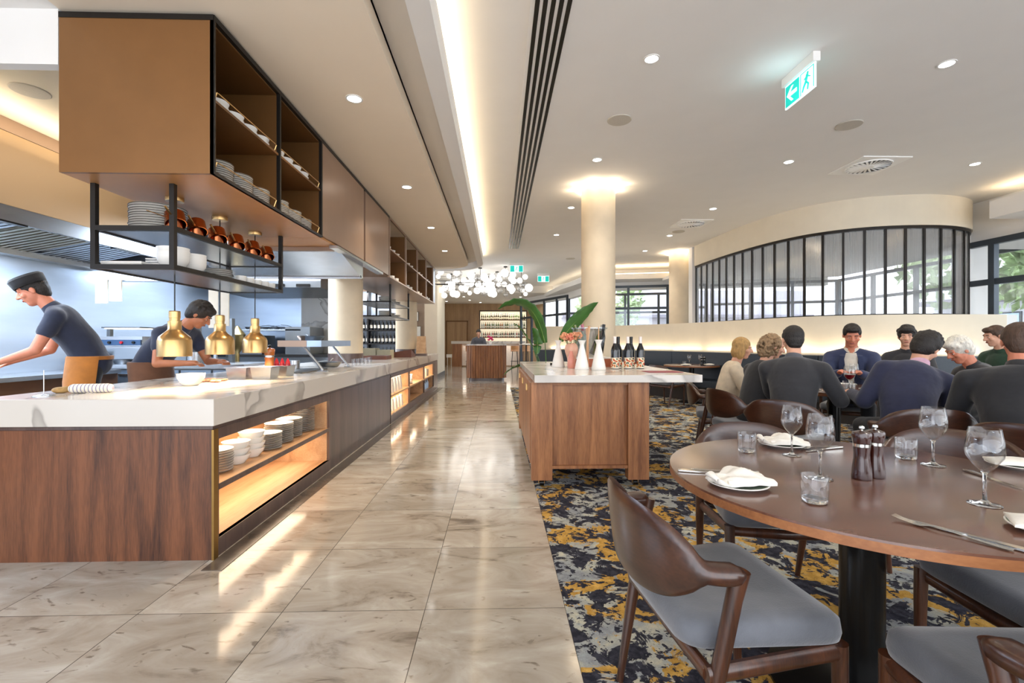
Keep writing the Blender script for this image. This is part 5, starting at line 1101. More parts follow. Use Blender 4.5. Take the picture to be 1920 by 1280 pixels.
# ================================================================= dining chairs
def chair_parts(t, seat='grey_velvet'):
    # seat cushion: rounded trapezoid
    def outline(s, n=8):
        P = [(.255*s, .235*s), (-.255*s, .235*s), (-.215*s, -.215*s), (.215*s, -.215*s)]; out = []; r = .07*s
        for i, p in enumerate(P):
            p = Vector(p); a, b2 = Vector(P[i-1]), Vector(P[(i+1) % 4]); u, v = (a-p).normalized()*r, (b2-p).normalized()*r
            for k in range(n+1):
                q = k/n; out.append(tuple(p+u*(1-q)**2+v*q*q))
        return out
    m = MB(); rs = []
    for s, z in ((.93, .395), (.985, .405), (1.0, .425), (.985, .447), (.93, .460), (.75, .466), (.4, .462), (.05, .460)):
        rs.append([(x, y, z+(.012*(abs(x)/.25)**2 if s < .99 and z > .43 else 0)) for x, y in outline(s)])
    obj('seat', m.rings(rs), seat, t, angle=70)
    for sx in (-1, 1):
        obj('leg', MB().tube([(sx*.225, .225, 0), (sx*.232, .215, .30), (sx*.235, .21, .40)], [.013, .020, .021], 14), 'chair_wood', t)
        obj('leg', MB().tube([(sx*.240, -.215, 0), (sx*.256, -.16, .30), (sx*.268, -.11, .56), (sx*.271, -.095, .628)], [.012, .020, .021, .024], 14), 'chair_wood', t)
        obj('side_rail', MB().tube([(sx*.235, .20, .378), (sx*.252, -.175, .362)], .017, 10, flat=1.4), 'chair_wood', t)
    obj('cross_rail', MB().tube([(-.235, .20, .372), (0, .205, .365), (.235, .20, .372)], .016, 10, flat=1.3), 'chair_wood', t)
    obj('cross_rail', MB().tube([(-.245, -.165, .36), (.245, -.165, .36)], .016, 10, flat=1.3), 'chair_wood', t)
    # backrest + arms: one swept shell
    rs = []; n = 44
    for i in range(n+1):
        u = -1+2*i/n; a = abs(u)
        th = u*R(97); x = .278*math.sin(th); y = -.125-.170*math.cos(th)*(1 if math.cos(th) > 0 else 1.3)
        w = max(0, 1-(a/.70)**2.4)                      # shell amount
        top = .648+.115*w**.8; bot = .600-.095*w**.7; 
        thick = .010+.022*(1-w)**1.5                    # horizontal half thickness
        if a > .93: k = (a-.93)/.07; top -= .012*k*k; bot += .012*k*k; thick *= 1-.35*k*k
        nx, ny = math.sin(th), -math.cos(th)
        lean = .12*w                                    # top leans outward
        rr = []
        for k in range(12):
            ph = 2*math.pi*k/12; cz, sz = math.cos(ph), math.sin(ph); cz = math.copysign(abs(cz)**.7, cz); sz = math.copysign(abs(sz)**.7, sz)
            zz = (top+bot)/2+(top-bot)/2*sz; off = thick*cz+lean*(zz-.60)
            rr.append((x+nx*off, y+ny*off, zz))
        rs.append(rr)
    obj('backrest', MB().rings(rs), 'chair_shell', t, angle=60)
CH = thing('dining_chair', 'x', 'chair'); chair_parts(CH)
def chair(x, y, face, label, group=None):
    """face = heading in degrees the sitter looks along (0 = +y, 90 = -x)"""
    return place(CH, USED, (x, y, .006), R(face), label, group)
G1 = 'chairs at the front table'; G2 = 'chairs at the occupied tables'; G3 = 'chairs at the far tables'
chair(.665, 1.425, -84, 'dark walnut armchair with grey velvet seat, left side of front table', G1)
chair(1.215, .945, -3, 'dark walnut armchair nearest the camera, cropped at bottom right', G1)
chair(1.26, 2.18, 172, 'dark walnut armchair tucked behind the front table, back to carpet', G1)
chair(1.69, 1.37, 88, 'dark walnut armchair on the front table\'s right side', G1)
chair(2.0, 2.05, 128, 'dark walnut armchair behind the front table\'s right rear edge', G1)

# ================================================================= tables
def table(x, y, r, label, group=None, h=.74, base='square', cr_=.055):
    t = thing('dining_table', label, 'table', (x, y, 0), 0, group)
    obj('table_top', MB().lathe([(.001, h-.004), (r-.012, h-.004), (r, h-.006), (r-.0005, h-.0), (r-.003, h+.0005), (.001, h+.0005)], 96, cap=False), 'table_wood', t, angle=50)
    obj('table_edge', MB().lathe([(.001, h-.034), (r-.012, h-.034), (r, h-.030), (r, h-.006), (r-.012, h-.0045), (.001, h-.0045)], 96, cap=False), 'table_edge', t, angle=50)
    obj('pedestal', MB().cyl((0, 0), cr_, .028, h-.035, 32), 'black_gloss', t)
    obj('base_plate', MB().lathe([(.001, .008), (r*.46, .008), (r*.46, .018), (cr_*1.4, .030), (.001, .030)], 48, cap=False), 'black_gloss', t)
    return t
table(1.245, 1.575, .625, 'large round walnut table laid for dining, in front', 'round dining tables', cr_=.066)
table(3.35, 4.60, .65, 'round table where the suited diners sit', 'round dining tables')
table(4.0, 3.0, .60, 'round table at right behind the man in black shirt', 'round dining tables')
table(3.80, 9.15, .52, 'empty laid table before the banquette with black pedestal', 'round dining tables', cr_=.05)
table(2.75, 10.7, .45, 'small far table close to the big column', 'round dining tables', cr_=.05)
# second pedestal column seen under the front table
# ---- tableware
TH = .7408
WG = thing('wine_glass', 'x', 'wine glass')
obj('glass_bowl', MB().lathe([(.001, .0935), (.010, .094), (.026, .112), (.040, .135), (.0425, .150), (.041, .175), (.0345, .2145), (.034, .2152), (.0333, .2145), (.0398, .175), (.0413, .150), (.0387, .136), (.025, .1135), (.008, .0965), (.001, .096)], 44, cap=False), 'clear_glass', WG, angle=70)
obj('stem', MB().lathe([(.001, 0), (.036, 0), (.0372, .0012), (.036, .0024), (.014, .006), (.0050, .014), (.0038, .05), (.0044, .084), (.0095, .0932), (.001, .0934)], 36, cap=False), 'solid_glass', WG, angle=70)
TG = thing('tumbler', 'x', 'glass'); obj('glass_base', MB().lathe([(.001, .0), (.029, 0), (.0325, .003), (.0335, .012), (.028, .0135), (.010, .0105), (.001, .0105)], 36, cap=False), 'solid_glass', TG, angle=70)
obj('glass_body', MB().lathe([(.0345, .004), (.036, .03), (.0365, .078), (.0358, .079), (.035, .078), (.0345, .03), (.0335, .014)], 36, cap=False), 'clear_glass', TG, angle=70)
for x, y, s, l in ((1.185, 1.865, .93, 'empty wine glass at left rear setting of front table'), (1.075, 1.54, 1.0, 'empty wine glass behind the tumbler, left centre of front table'), (1.615, 1.70, 1.0, 'empty wine glass right of the pepper mills'), (1.37, 1.285, 1.0, 'large empty wine glass near the right front plate')):
    place(WG, USED, (x, y, TH), 0, l, 'wine glasses on the front table', scale=s)
for x, y, s, l in ((1.035, 1.93, 1.0, 'tumbler beside the left rear wine glass'), (.905, 1.32, .98, 'tumbler nearest the front plate, centre left of table'), (1.60, 1.80, 1.0, 'tumbler behind the mills and right wine glass'), (1.43, 1.15, 1.0, 'tumbler cut off at the right image edge')):
    place(TG, USED, (x, y, TH), 0, l, 'tumblers on the front table', scale=s)
mill('pepper_mill', (1.213, 1.535, TH), .175, ('mill_wood',), 'left dark wooden mill with steel band on front table', 'mills on the front table')
mill('pepper_mill', (1.275, 1.555, TH), .175, ('mill_wood',), 'right dark wooden mill with steel band on front table', 'mills on the front table')
SP = thing('side_plate', 'x', 'plate')
obj('dish', MB().lathe([(.001, .002), (.055, .0), (.06, .004), (.088, .010), (.092, .012), (.0925, .0145), (.089, .0150), (.075, .0105), (.001, .009)], 48, cap=False), 'white_ceramic', SP); obj('glazed_face', MB().lathe([(.001, .0092), (.074, .0108), (.0885, .0153)], 48, cap=False), 'green_glaze', SP)
def napkin(x, y, z, rz, label, kind=0):
    m = MB(); NX, NY = 26, 16; rs = []
    if kind == 0:      # gathered fan napkin
        def hgt(u, v): return .016+.026*math.exp(-((u-.15)/.55)**2)*(1-.6*v*v)+.005*math.sin(9*u+2*v)*(1-u)*.7+.004*math.cos(7*v+5*u)
        def pos(u, v):
            w = .040+.035*min(1, max(0, (u+1)*.9)) - .012*max(0, u-.4)
            return (u*.088, v*w+.008*math.sin(3*u), 0)
    else:
        def hgt(u, v): return .012+.010*(1-abs(v)**3)*(1-abs(u)**4)+.002*math.sin(5*u+3*v)
        def pos(u, v): return (u*.085, v*.055+.006*u, 0)
    top = [[None]*(NY+1) for _ in range(NX+1)]
    for i in range(NX+1):
        for j in range(NY+1):
            u, v = -1+2*i/NX, -1+2*j/NY; p = pos(u, v); top[i][j] = (p[0], p[1], max(.006, hgt(u, v)))
    for i in range(NX+1):
        r = [top[i][j] for j in range(NY+1)]+[(top[i][j][0], top[i][j][1], .003+.3*(top[i][j][2]-.006)) for j in range(NY, -1, -1)]
        rs.append(r)
    m.rings(rs)
    if kind == 0:      # folded lip at the narrow end
        m.tube([(-.085, -.03, .02), (-.092, 0, .030), (-.085, .03, .02)], [.008, .014, .008], 10, flat=.7); m.tube([(-.06, -.045, .016), (0, -.052, .018), (.08, -.035, .016)], [.006, .009, .006], 8, flat=.8)
    solo('folded_napkin', m, 'linen', label, 'napkin', 'napkins on the front table', loc=(x, y, z), rz=rz, angle=80)
for x, y, rz, k, ln, lp in ((.762, 1.475, R(5), 0, 'bunched cream napkin on the left front plate', 'left front plate with green glazed rim on front table'), (1.245, 2.03, R(-12), 0, 'cream napkin on the left rear plate', 'left rear plate behind the wine glass'), (1.90, 1.66, R(-30), 1, 'flat folded cream napkin on the right rear plate', 'right rear plate at the far right'), (1.34, 1.085, R(-38), 1, 'flat folded cream napkin on right front plate', 'right front plate with green glaze, cropped at right')):
    place(SP, USED, (x, y, TH), 0, lp, 'plates on the front table'); napkin(x, y, TH+.010, rz, ln, k)
def knife_mb():
    m = MB(); m.rings([[(x, y, z) for y, z in ((-w, .002), (w, .002), (w, .002+h), (-w, .002+h))] for x, w, h in ((-.115, .002, .001), (-.105, .007, .0015), (-.05, .009, .002), (-.012, .008, .002), (-.006, .004, .004), (0, .004, .004), (.02, .005, .005), (.09, .0085, .006), (.105, .007, .005), (.108, .004, .003))]); return m
KN = solo('table_knife', knife_mb(), 'cutlery', 'x', 'knife', bevel=.0008)
m = MB()
for k in range(4):
    y = -.009+k*.006; m.tube([(-.115, y*1.05, .012), (-.095, y, .007), (-.068, y*.95, .0045)], [.0010, .0014, .0016], 6)
m.tube([(-.07, 0, .0045), (-.055, 0, .005), (-.04, 0, .0085), (-.02, 0, .010), (.02, 0, .006), (.09, 0, .004), (.105, 0, .004)], [.0120, .0115, .006, .0032, .004, .0085, .006], 10, flat=.28)
FK = solo('table_fork', m, 'cutlery', 'x', 'fork')
place(FK, USED, (1.075, 1.085, TH), R(-62), 'steel fork at the front right setting', 'forks on the front table'); place(KN, USED, (1.105, 1.072, TH), R(-62), 'steel knife beside the front right fork', 'knives on the front table')
place(KN, USED, (.735, 1.61, TH), R(160), 'steel knife left of the left front plate', 'knives on the front table'); place(FK, USED, (.785, 1.625, TH), R(160), 'steel fork behind the left front plate', 'forks on the front table')
place(KN, USED, (1.385, 1.955, TH), R(20), 'steel knife right of the left rear plate', 'knives on the front table'); place(FK, USED, (1.375, 1.985, TH), R(12), 'steel fork right of the left rear plate', 'forks on the front table')
place(KN, USED, (1.64, 1.52, TH), R(80), 'steel knife at right edge beside the right rear plate', 'knives on the front table')
# far tables settings
def setting(tx, ty, tag, n, r=.33, z=.7408):
    for i in range(n):
        a = R(200+i*360/n*.5+30); x, y = tx+r*math.cos(a)*1.0, ty+r*math.sin(a)
        nm = ('left', 'right', 'rear')[i]
        place(SP, USED, (x, y, z), 0, 'plate at the %s of %s' % (nm, tag), 'plates on the far tables'); napkin(x, y, z+.01, R(10), 'cream napkin on %s plate of %s' % (nm, tag), 1)
        place(WG, USED, (tx+.16*math.cos(a)+.05, ty+.16*math.sin(a)+.1, z), 0, 'wine glass near %s plate of %s' % (nm, tag), 'wine glasses on far tables')
setting(3.80, 9.15, 'empty banquette table', 2); setting(2.75, 10.7, 'small table by the column', 2, .26)
for i, (x, y) in enumerate(((3.93, 8.98), (3.99, 9.0))): mill('pepper_mill', (x, y, .7408), .16, ('black_gloss',), '%s black mill on the empty banquette table' % ('left', 'right')[i], 'mills on far table')
place(TG, USED, (3.60, 9.0, .7408), 0, 'tumbler on the empty banquette table', 'tumblers on the far tables')
# occupied table
Z2 = .7408
for x, y, l in ((3.03, 4.36, 'left'), (3.22, 4.22, 'right')):
    place(WG, USED, (x, y, Z2), 0, '%s glass of red wine before the man in blue blazer' % l, 'glasses of red wine', scale=1.1)
    solo('red_wine', MB().lathe([(.001, .108), (.022, .118), (.038, .137), (.0435, .155), (.001, .156)], 28, (x, y, Z2), cap=False), 'red_wine', 'red wine in the %s diners\' glass' % l, 'wine', 'red wine')
for i, (x, y) in enumerate(((3.05, 4.2), (3.15, 4.12), (3.30, 4.35), (3.45, 4.1))): place(TG, USED, (x, y, Z2), 0, 'tumbler, %s from left on the suited diners\' table' % ORD[i], 'tumblers on the diners table', scale=1.1)
for i, (x, y) in enumerate(((3.15, 4.62), (3.5, 4.30), (3.42, 4.75))): place(SP, USED, (x, y, Z2), 0, '%s plate on the suited diners\' table' % ('left', 'front', 'rear')[i], 'plates on the diners table', scale=1.15)
solo('food_bowl', MB().lathe([(.001, 0), (.05, 0), (.09, .05), (.085, .05), (.045, .008), (.001, .008)], 28, (3.38, 4.48, Z2), cap=False), 'white_ceramic', 'cream bowl on suited diners\' table', 'bowl')
place(WG, USED, (3.75, 4.85, Z2), 0, 'empty wine glass right of the man in blue blazer', 'glasses at back of the diners table', scale=1.05)
place(SP, USED, (3.70, 2.85, Z2), 0, 'plate on table before the man in black shirt', 'plates on the right table'); place(TG, USED, (3.62, 3.0, Z2), 0, 'tumbler on table before the man in black shirt', 'tumblers on the right table')
# chairs round the occupied tables
chair(2.35, 4.98, -112, 'walnut armchair of the blonde diner', G2); chair(2.28, 4.30, -80, 'walnut armchair of the curly-haired diner', G2)
chair(2.30, 3.62, -48, 'walnut armchair of the man in dark grey suit', G2); chair(2.90, 3.22, -18, 'walnut armchair of the man in navy jumper', G2)
chair(3.02, 2.52, -62, 'walnut armchair of the man in black shirt', G2)
chair(4.12, 5.45, 140, 'walnut armchair of the man in blue blazer', G2); chair(4.42, 4.0, 80, 'walnut armchair of the white-haired man', G2)
chair(3.15, 8.75, -60, 'walnut armchair before the empty banquette table', G3); chair(2.55, 9.9, -20, 'walnut armchair by the small far table', G3)
# ================================================================= people
def ik(a, b2, l1, l2, pole):
    a, b2 = Vector(a), Vector(b2); d = b2-a; L = min(d.length, (l1+l2)*.995); dn = d.normalized(); x = (l1*l1-l2*l2+L*L)/(2*L); h = math.sqrt(max(0, l1*l1-x*x))
    p = Vector(pole); p = (p-dn*p.dot(dn)).normalized(); return a+dn*x+p*h, a+dn*L
def skinmat(nm, c): return pmat(nm, c, .55, var=.06, scale=25)
skinmat('skin_fair', '#d8a48a'); skinmat('skin_ruddy', '#cf8468'); skinmat('skin_tan', '#b4714e'); pmat('lips', '#a05a50', .5); pmat('eye_white', '#e6e2dc', .3); pmat('eye_dark', '#1b1512', .2)
def hairmat(nm, c): return pmat(nm, c, .6, var=.3, scale=60, stretch=(1, 1, .3), bump=.5, bscale=180)
hairmat('hair_dark', '#1d1714'); hairmat('hair_brown', '#4a3528'); hairmat('hair_blonde', '#b08a54'); hairmat('hair_curly', '#94795a'); hairmat('hair_white', '#dcd7cc')
for nm, c in (('cloth_charcoal', '#2b2b2f'), ('cloth_black', '#1d1d21'), ('cloth_navy', '#20243f'), ('cloth_blazer', '#2b3556'), ('cloth_cream', '#cdbda5'), ('cloth_pink', '#c79fb4'), ('cloth_white', '#e4dccf'), ('cloth_green', '#24402f'), ('cloth_chef', '#5a6472'), ('cloth_chefnavy', '#232a40'), ('apron_tan', '#b5712c'), ('apron_brown', '#6b4630'), ('cloth_trouser', '#23242a'), ('cloth_grey', '#4b4d56')):
    pmat(nm, c, .85, var=.12, scale=14, bump=.55, bscale=11, sheen=.2)
def person(name, label, loc, face, hip=.55, lean=0, side=0, twist=0, head=(0, 0, 0), hands=None, feet=None, skin='skin_fair', hair='hair_dark', hairstyle='short', top='cloth_charcoal', bottom='cloth_trouser', under=None, sleeves=True, size=1.0, broad=1.0, apron=None, hat=None, collar=True, openfront=False, poles=None, shoes='black_gloss', belly=1.0):
    P = thing(name, label, 'person', loc, R(face)); P.scale = (size,)*3
    up = Matrix.Rotation(R(-lean), 3, 'X') @ Matrix.Rotation(R(side), 3, 'Y')
    pel = Vector((0, 0, hip)); tw = Matrix.Rotation(R(twist), 3, 'Z')
    bend = lambda t: (Matrix.Rotation(R(-lean*min(1, .35+t)), 3, 'X') @ Matrix.Rotation(R(side*t), 3, 'Y'))
    def sp(t): return pel+bend(t) @ Vector((0, 0, .50*t))     # spine point
    hy, hp, hr = head
    neck = sp(1.0); Rh = tw @ Matrix.Rotation(R(hy), 3, 'Z') @ Matrix.Rotation(R(-hp-lean*.5), 3, 'X') @ Matrix.Rotation(R(hr), 3, 'Y')
    hc = neck+up @ Vector((0, .015, .07))+Rh @ Vector((0, .025, .115))
    W_ = .176*broad
    shs = [neck+tw @ (up @ Vector((s*W_, 0, -.078))) for s in (-1, 1)]
    def rot_e(Rm): return Rm.to_euler()
    def torso(m, g, lower=True):
        segs = [(0.02, .155, .115), (.2, .145, .112*belly), (.42, .150, .115*belly), (.62, .165, .118), (.80, .168, .112), (.92, .12, .085)]
        rs = []
        for t, rx, ry in segs:
            c = sp(t); M_ = tw @ bend(t); rx *= (1+(broad-1)*t)
            rs.append([tuple(c+M_ @ Vector(((rx+g)*math.cos(2*math.pi*k/20), (ry+g)*math.sin(2*math.pi*k/20), 0))) for k in range(20)])
        m.rings(rs)
        m.ell(tuple(pel+Vector((0, -.01, .0))), .165+g, .125+g, .11+g)
        for i in (0, 1): m.caps(tuple(neck+tw @ (up @ Vector(((-1, 1)[i]*.05, 0, -.03)))), tuple(shs[i]), .048+g, .056+g)
        m.ell(tuple(sp(.72)+tw @ (up @ Vector((0, .03, 0)))), .13*broad+g, .09+g, .12+g, rot_e(tw @ up))
        m.ell(tuple(sp(.75)+tw @ (up @ Vector((0, -.035, 0)))), .145*broad+g, .08+g, .14+g, rot_e(tw @ up))
    hands = hands or ((-.16, .38, .25), (.16, .38, .25)); poles = poles or ((-.55, -.25, -1), (.55, -.25, -1))
    el, wr = [], []
    for i in (0, 1):
        e, w_ = ik(shs[i], Vector(hands[i]) + Vector((0, 0, hip)), .285, .255, poles[i]); el.append(e); wr.append(w_)
    def arm(m, g, i, full=True, tight=False):
        m.caps(tuple(shs[i]), tuple(el[i]), .054+g*1.15, .043+g*1.25); 
        if full: m.caps(tuple(el[i]), tuple(wr[i]-(wr[i]-el[i])*.04), .041+g*1.2, .028+g*.9)
    feet = feet or ((-.14, .40, .07), (.14, .40, .07)); hips = [pel+Vector((s*.09, 0, -.02)) for s in (-1, 1)]; kn, an = [], []
    for i in (0, 1):
        k_, a_ = ik(hips[i], Vector(feet[i]), .43, .42, ((-.12, .12)[i], 1, .9 if hip < .7 else 0)); kn.append(k_); an.append(a_)
    def legs(m, g):
        for i in (0, 1): m.caps(tuple(hips[i]), tuple(kn[i]), .082+g, .056+g); m.caps(tuple(kn[i]), tuple(an[i]), .054+g, .038+g)
    # --- body (one continuous mesh)
    m = MB(); torso(m, -.012); legs(m, -.008)
    m.caps(tuple(neck-up @ Vector((0, 0, .06))), tuple(hc-Rh @ Vector((0, .02, .06))), .060, .053)
    def H(x, y, z): return tuple(hc+Rh @ Vector((x, y, z)))
    he = rot_e(Rh)
    m.ell(H(0, -.012, .025), .074, .092, .088, he); m.ell(H(0, .018, -.03), .062, .070, .078, he); m.ell(H(0, .045, -.085), .036, .034, .028, he)
    m.caps(H(0, .083, .015), H(0, .104, -.018), .010, .014, 8); m.ell(H(-.013, .094, -.022), .008, .010, .007, he); m.ell(H(.013, .094, -.022), .008, .010, .007, he)
    m.caps(H(-.04, .068, .030), H(.04, .068, .030), .0125, .0125, 8); m.ell(H(-.042, .058, -.02), .022, .022, .022, he); m.ell(H(.042, .058, -.02), .022, .022, .022, he); m.ell(H(0, .078, -.052), .022, .012, .012, he)
    for s in (-1, 1): m.ell(H(s*.076, -.008, -.005), .008, .018, .030, he); m.ell(H(s*.031, .0725, .0135), .0155, .0100, .0060, he); m.ell(H(s*.031, .0715, -.005), .0150, .0090, .0050, he)
    for i in (0, 1):
        s = (-1, 1)[i]; arm(m, -.004, i); d = (wr[i]-el[i]).normalized(); sd = d.cross(Vector((0, 0, 1))).normalized(); upv = sd.cross(d)
        c0 = wr[i]; m.caps(tuple(c0), tuple(c0+d*.055), .026, .024); 
        for q in (-1.5, -.5, .5, 1.5):
            k0 = c0+d*.062+sd*q*.0185; m.caps(tuple(c0+d*.02+sd*q*.012), tuple(k0), .013, .0115, 8); k1 = k0+d*.032-upv*.010; k2 = k1+d*(.022-.003*abs(q))-upv*.018; m.caps(tuple(k0), tuple(k1), .0098, .009, 8); m.caps(tuple(k1), tuple(k2), .009, .0078, 8)
        inn = sd*(1 if (sd.x*s) < 0 else -1); t0 = c0+d*.018+inn*.022; t1 = t0+d*.030+inn*.022-upv*.006; t2 = t1+d*.028+inn*.004-upv*.008; m.caps(tuple(t0), tuple(t1), .013, .0105, 8); m.caps(tuple(t1), tuple(t2), .0105, .009, 8)
    body = obj('body', m, skin, P, remesh=.0062, smoothit=3)
    for s in (-1, 1):
        e_ = obj('eye', MB().ell(H(s*.031, .0735, .005), .0095, .0075, .0048, he), 'eye_white', P); obj('iris', MB().ell(H(s*.031, .0802, .0045), .0044, .0020, .0042, he), 'eye_dark', e_)
        obj('eyebrow', MB().caps(H(s*.018, .0855, .030), H(s*.046, .078, .032), .0045, .003, 8), hair if hair != 'hair_white' else 'hair_white', P)
    obj('lips', MB().ell(H(0, .0885, -.053), .021, .006, .0065, he), 'lips', P)
    # --- hair
    m = MB(); rng = random.Random(sum(map(ord, label)))
    if hairstyle in ('short', 'thick', 'receding'):
        g = {'short': .010, 'thick': .018, 'receding': .007}[hairstyle]
        m.ell(H(0, -.024, .037 if hairstyle != 'receding' else .030), .074+g, .086+g, .080+g, he); m.ell(H(0, -.05, .0), .066+g, .052+g, .07+g, he); m.ell(H(0, -.055, -.045), .052+g*.6, .035+g, .045, he)
        if hairstyle != 'receding': m.ell(H(0, .045, .085), .052+g, .038+g*.6, .028+g*.5, he)
        for s in (-1, 1): m.ell(H(s*.066, -.005, .035), .014+g*.4, .04, .035, he)
        if hairstyle == 'thick':
            for k in range(60):
                a, b2 = rng.uniform(0, 6.28), rng.uniform(.1, 1.5); m.ell(H(.085*math.cos(a)*math.sin(b2), -.02+.09*math.sin(a)*math.sin(b2), .045+.085*math.cos(b2)), .016, .016, .016, he, 7, 5)
    elif hairstyle == 'bob':
        m.ell(H(0, -.02, .035), .092, .10, .095, he); m.ell(H(0, -.045, -.035), .090, .070, .10, he)
        for s in (-1, 1): m.ell(H(s*.075, -.005, -.04), .022, .05, .09, he)
    elif hairstyle == 'curly':
        m.ell(H(0, -.025, .02), .09, .095, .095, he); m.ell(H(0, -.05, -.06), .085, .06, .08, he)
        for k in range(330):
            a, b2 = rng.uniform(0, 6.28), math.acos(rng.uniform(-.95, 1)); x, y, z = .103*math.cos(a)*math.sin(b2), -.035+.10*math.sin(a)*math.sin(b2), -.012+.125*math.cos(b2)
            if y > .035 and z < .05: continue
            r_ = rng.uniform(.010, .017); m.ell(H(x, y, z), r_, r_, r_, None, 7, 5)
    if hairstyle == 'beard': pass
    obj('hair', m, hair, P, remesh=.006 if hairstyle != 'curly' else .0045, smoothit=3 if hairstyle != 'curly' else 1)
    if hat:
        hm = MB(); hm.lathe([(.098, .0), (.103, .03), (.106, .062), (.095, .078), (.001, .084)], 32, cap=False); hm.v = [H(v[0], v[1]*1.08-.012, v[2]+.042) for v in hm.v]; h_ = obj('cap', hm, hat, P); h_.modifiers.new('so', 'SOLIDIFY').thickness = .004
    # --- clothes
    m = MB(); legs(m, .014); m.ell(tuple(pel), .175, .135, .115); obj('trousers', m, bottom, P, remesh=.014)
    for i in (0, 1):
        a_ = an[i]; obj('shoe', MB().caps(tuple(a_+Vector((0, -.03, -.035))), tuple(a_+Vector((0, .15, -.045))), .040, .034, 14), shoes, P)
    m = MB(); torso(m, .016)
    for i in (0, 1): arm(m, .017 if sleeves else .018, i, sleeves)
    if not sleeves:
        m = MB(); torso(m, .014)
        for i in (0, 1): e_ = shs[i]+(el[i]-shs[i])*.45; m.caps(tuple(shs[i]), tuple(e_), .066, .062)
    tp = obj('jacket' if under else 'shirt', m, top, P, remesh=.012, smoothit=8)
    if under or collar:
        c = MB(); n_ = 24; rs = []
        dirn = (hc-neck).normalized()
        for z_, r_ in ((-.045, .085), (-.01, .074), (.025, .064), (.028, .060), (-.005, .066), (-.045, .078)):
            rs.append([tuple(neck+dirn*(z_+.02-.014*math.sin(2*math.pi*k/n_))+tw @ (up @ Vector((r_*1.0*math.cos(2*math.pi*k/n_), r_*.92*math.sin(2*math.pi*k/n_), 0)))) for k in range(n_)])
        obj('collar', c.rings(rs, False, False, closed=True), under or top, P)
    if openfront:   # shirt front between the lapels
        c = MB(); rs = []
        for t_, w_ in ((.25, .012), (.45, .03), (.65, .05), (.85, .060), (.97, .045)):
            q = sp(t_); M_ = tw @ bend(t_); ry = .142 if t_ < .8 else .118; rs.append([tuple(q+M_ @ Vector((w_*k, ry+.006-(abs(k)*w_)**2*3, 0))) for k in (-1, -.5, 0, .5, 1)]+[tuple(q+M_ @ Vector((w_*k, ry-.05, 0))) for k in (1, 0, -1)])
        obj('shirt_front', c.rings(rs), under, P)
        for s in (-1, 1):
            c = MB(); rs = []
            for t_, w_ in ((.15, .02), (.45, .055), (.7, .075), (.93, .062)):
                q = sp(t_); M_ = tw @ bend(t_); rs.append([tuple(q+M_ @ Vector((s*(w_+dx), .146+dy-.02*(t_ > .9), 0))) for dx, dy in ((-.006, .004), (.035, -.004), (.035, -.016), (-.006, -.012))])
            obj('lapel', c.rings(rs), top, P)
    for i in (0, 1):
        if sleeves and under: d = (wr[i]-el[i]).normalized(); obj('shirt_cuff', MB().tube([tuple(wr[i]-d*.035), tuple(wr[i]-d*.002)], .036, 16), under, P)
    if apron:
        c = MB(); rs = []; zt = hip+.06; 
        for z_, r_ in ((zt, 0), (hip+.05, .006), (hip-.15, .006), (hip-.45, .0)):
            out = [( (.185+r_)*math.cos(R(a)), (.150+r_)*math.sin(R(a))+ (0 if z_ > hip else .02), z_) for a in range(-25, 206, 10)]; inn = [(x*.96, y*.96, z) for x, y, z in out[::-1]]; rs.append(out+inn)
        obj('apron', c.rings(rs), apron, P); 
        c = MB(); c.lathe([(.176, 0), (.184, .0), (.184, .03), (.176, .03)], 30, (0, 0, zt-.03)); c.v = [(x, y*.82, z) for x, y, z in c.v]; obj('apron_tie', c, apron, P)
    return P
A_TAB = lambda x, y, z=.255: (x, y, z)
person('person', 'woman with blonde bob in cream top seated with back to camera', (2.42, 4.95, 0), -108, lean=12, head=(-12, 5, 0), hair='hair_blonde', hairstyle='bob', top='cloth_cream', broad=.92, size=.93, collar=False, hands=((-.15, .40, .26), (.15, .40, .26)))
person('person', 'woman with grey curly hair in black top seated with back to camera', (2.38, 4.33, 0), -82, lean=14, head=(-20, 12, 0), hair='hair_curly', hairstyle='curly', top='cloth_black', broad=.95, size=.96, collar=False, hands=((-.15, .42, .27), (.15, .42, .27)))
person('person', 'man in dark grey suit seated with back to camera, short dark hair', (2.46, 3.86, 0), -38, lean=12, head=(22, 4, 0), hair='hair_dark', hairstyle='short', top='cloth_charcoal', under='cloth_grey', broad=1.15, size=1.0, hands=((-.05, .46, .24), (.28, .40, .20)))
person('person', 'man in blue blazer and open white shirt facing camera, looking down', (4.05, 5.28, 0), 142, lean=8, head=(6, 20, 0), hair='hair_dark', hairstyle='short', top='cloth_blazer', under='cloth_white', broad=1.05, size=1.05, openfront=True, skin='skin_ruddy', hands=((-.08, .44, .27), (.10, .44, .27)))
person('person', 'man in navy jumper with pink collar leaning forward, black hair', (3.04, 3.40, 0), -20, lean=26, side=16, head=(-42, 14, 14), hair='hair_dark', hairstyle='thick', top='cloth_navy', under='cloth_pink', broad=1.12, size=1.02, hands=((-.22, .42, .20), (.22, .42, .20)))
person('person', 'white-haired man bent over the table towards the left', (4.34, 3.98, 0), 78, lean=20, head=(0, 20, 0), hair='hair_white', hairstyle='thick', top='cloth_charcoal', broad=1.05, size=.96, skin='skin_ruddy', hands=((-.15, .40, .22), (.15, .40, .22)))
person('person', 'man in black shirt at right edge seated with broad back turned', (3.10, 2.70, 0), -48, lean=14, head=(6, 6, 0), hair='hair_brown', hairstyle='short', top='cloth_black', broad=1.32, size=.99, skin='skin_ruddy', belly=1.15, hands=((-.18, .42, .22), (.22, .42, .22)))
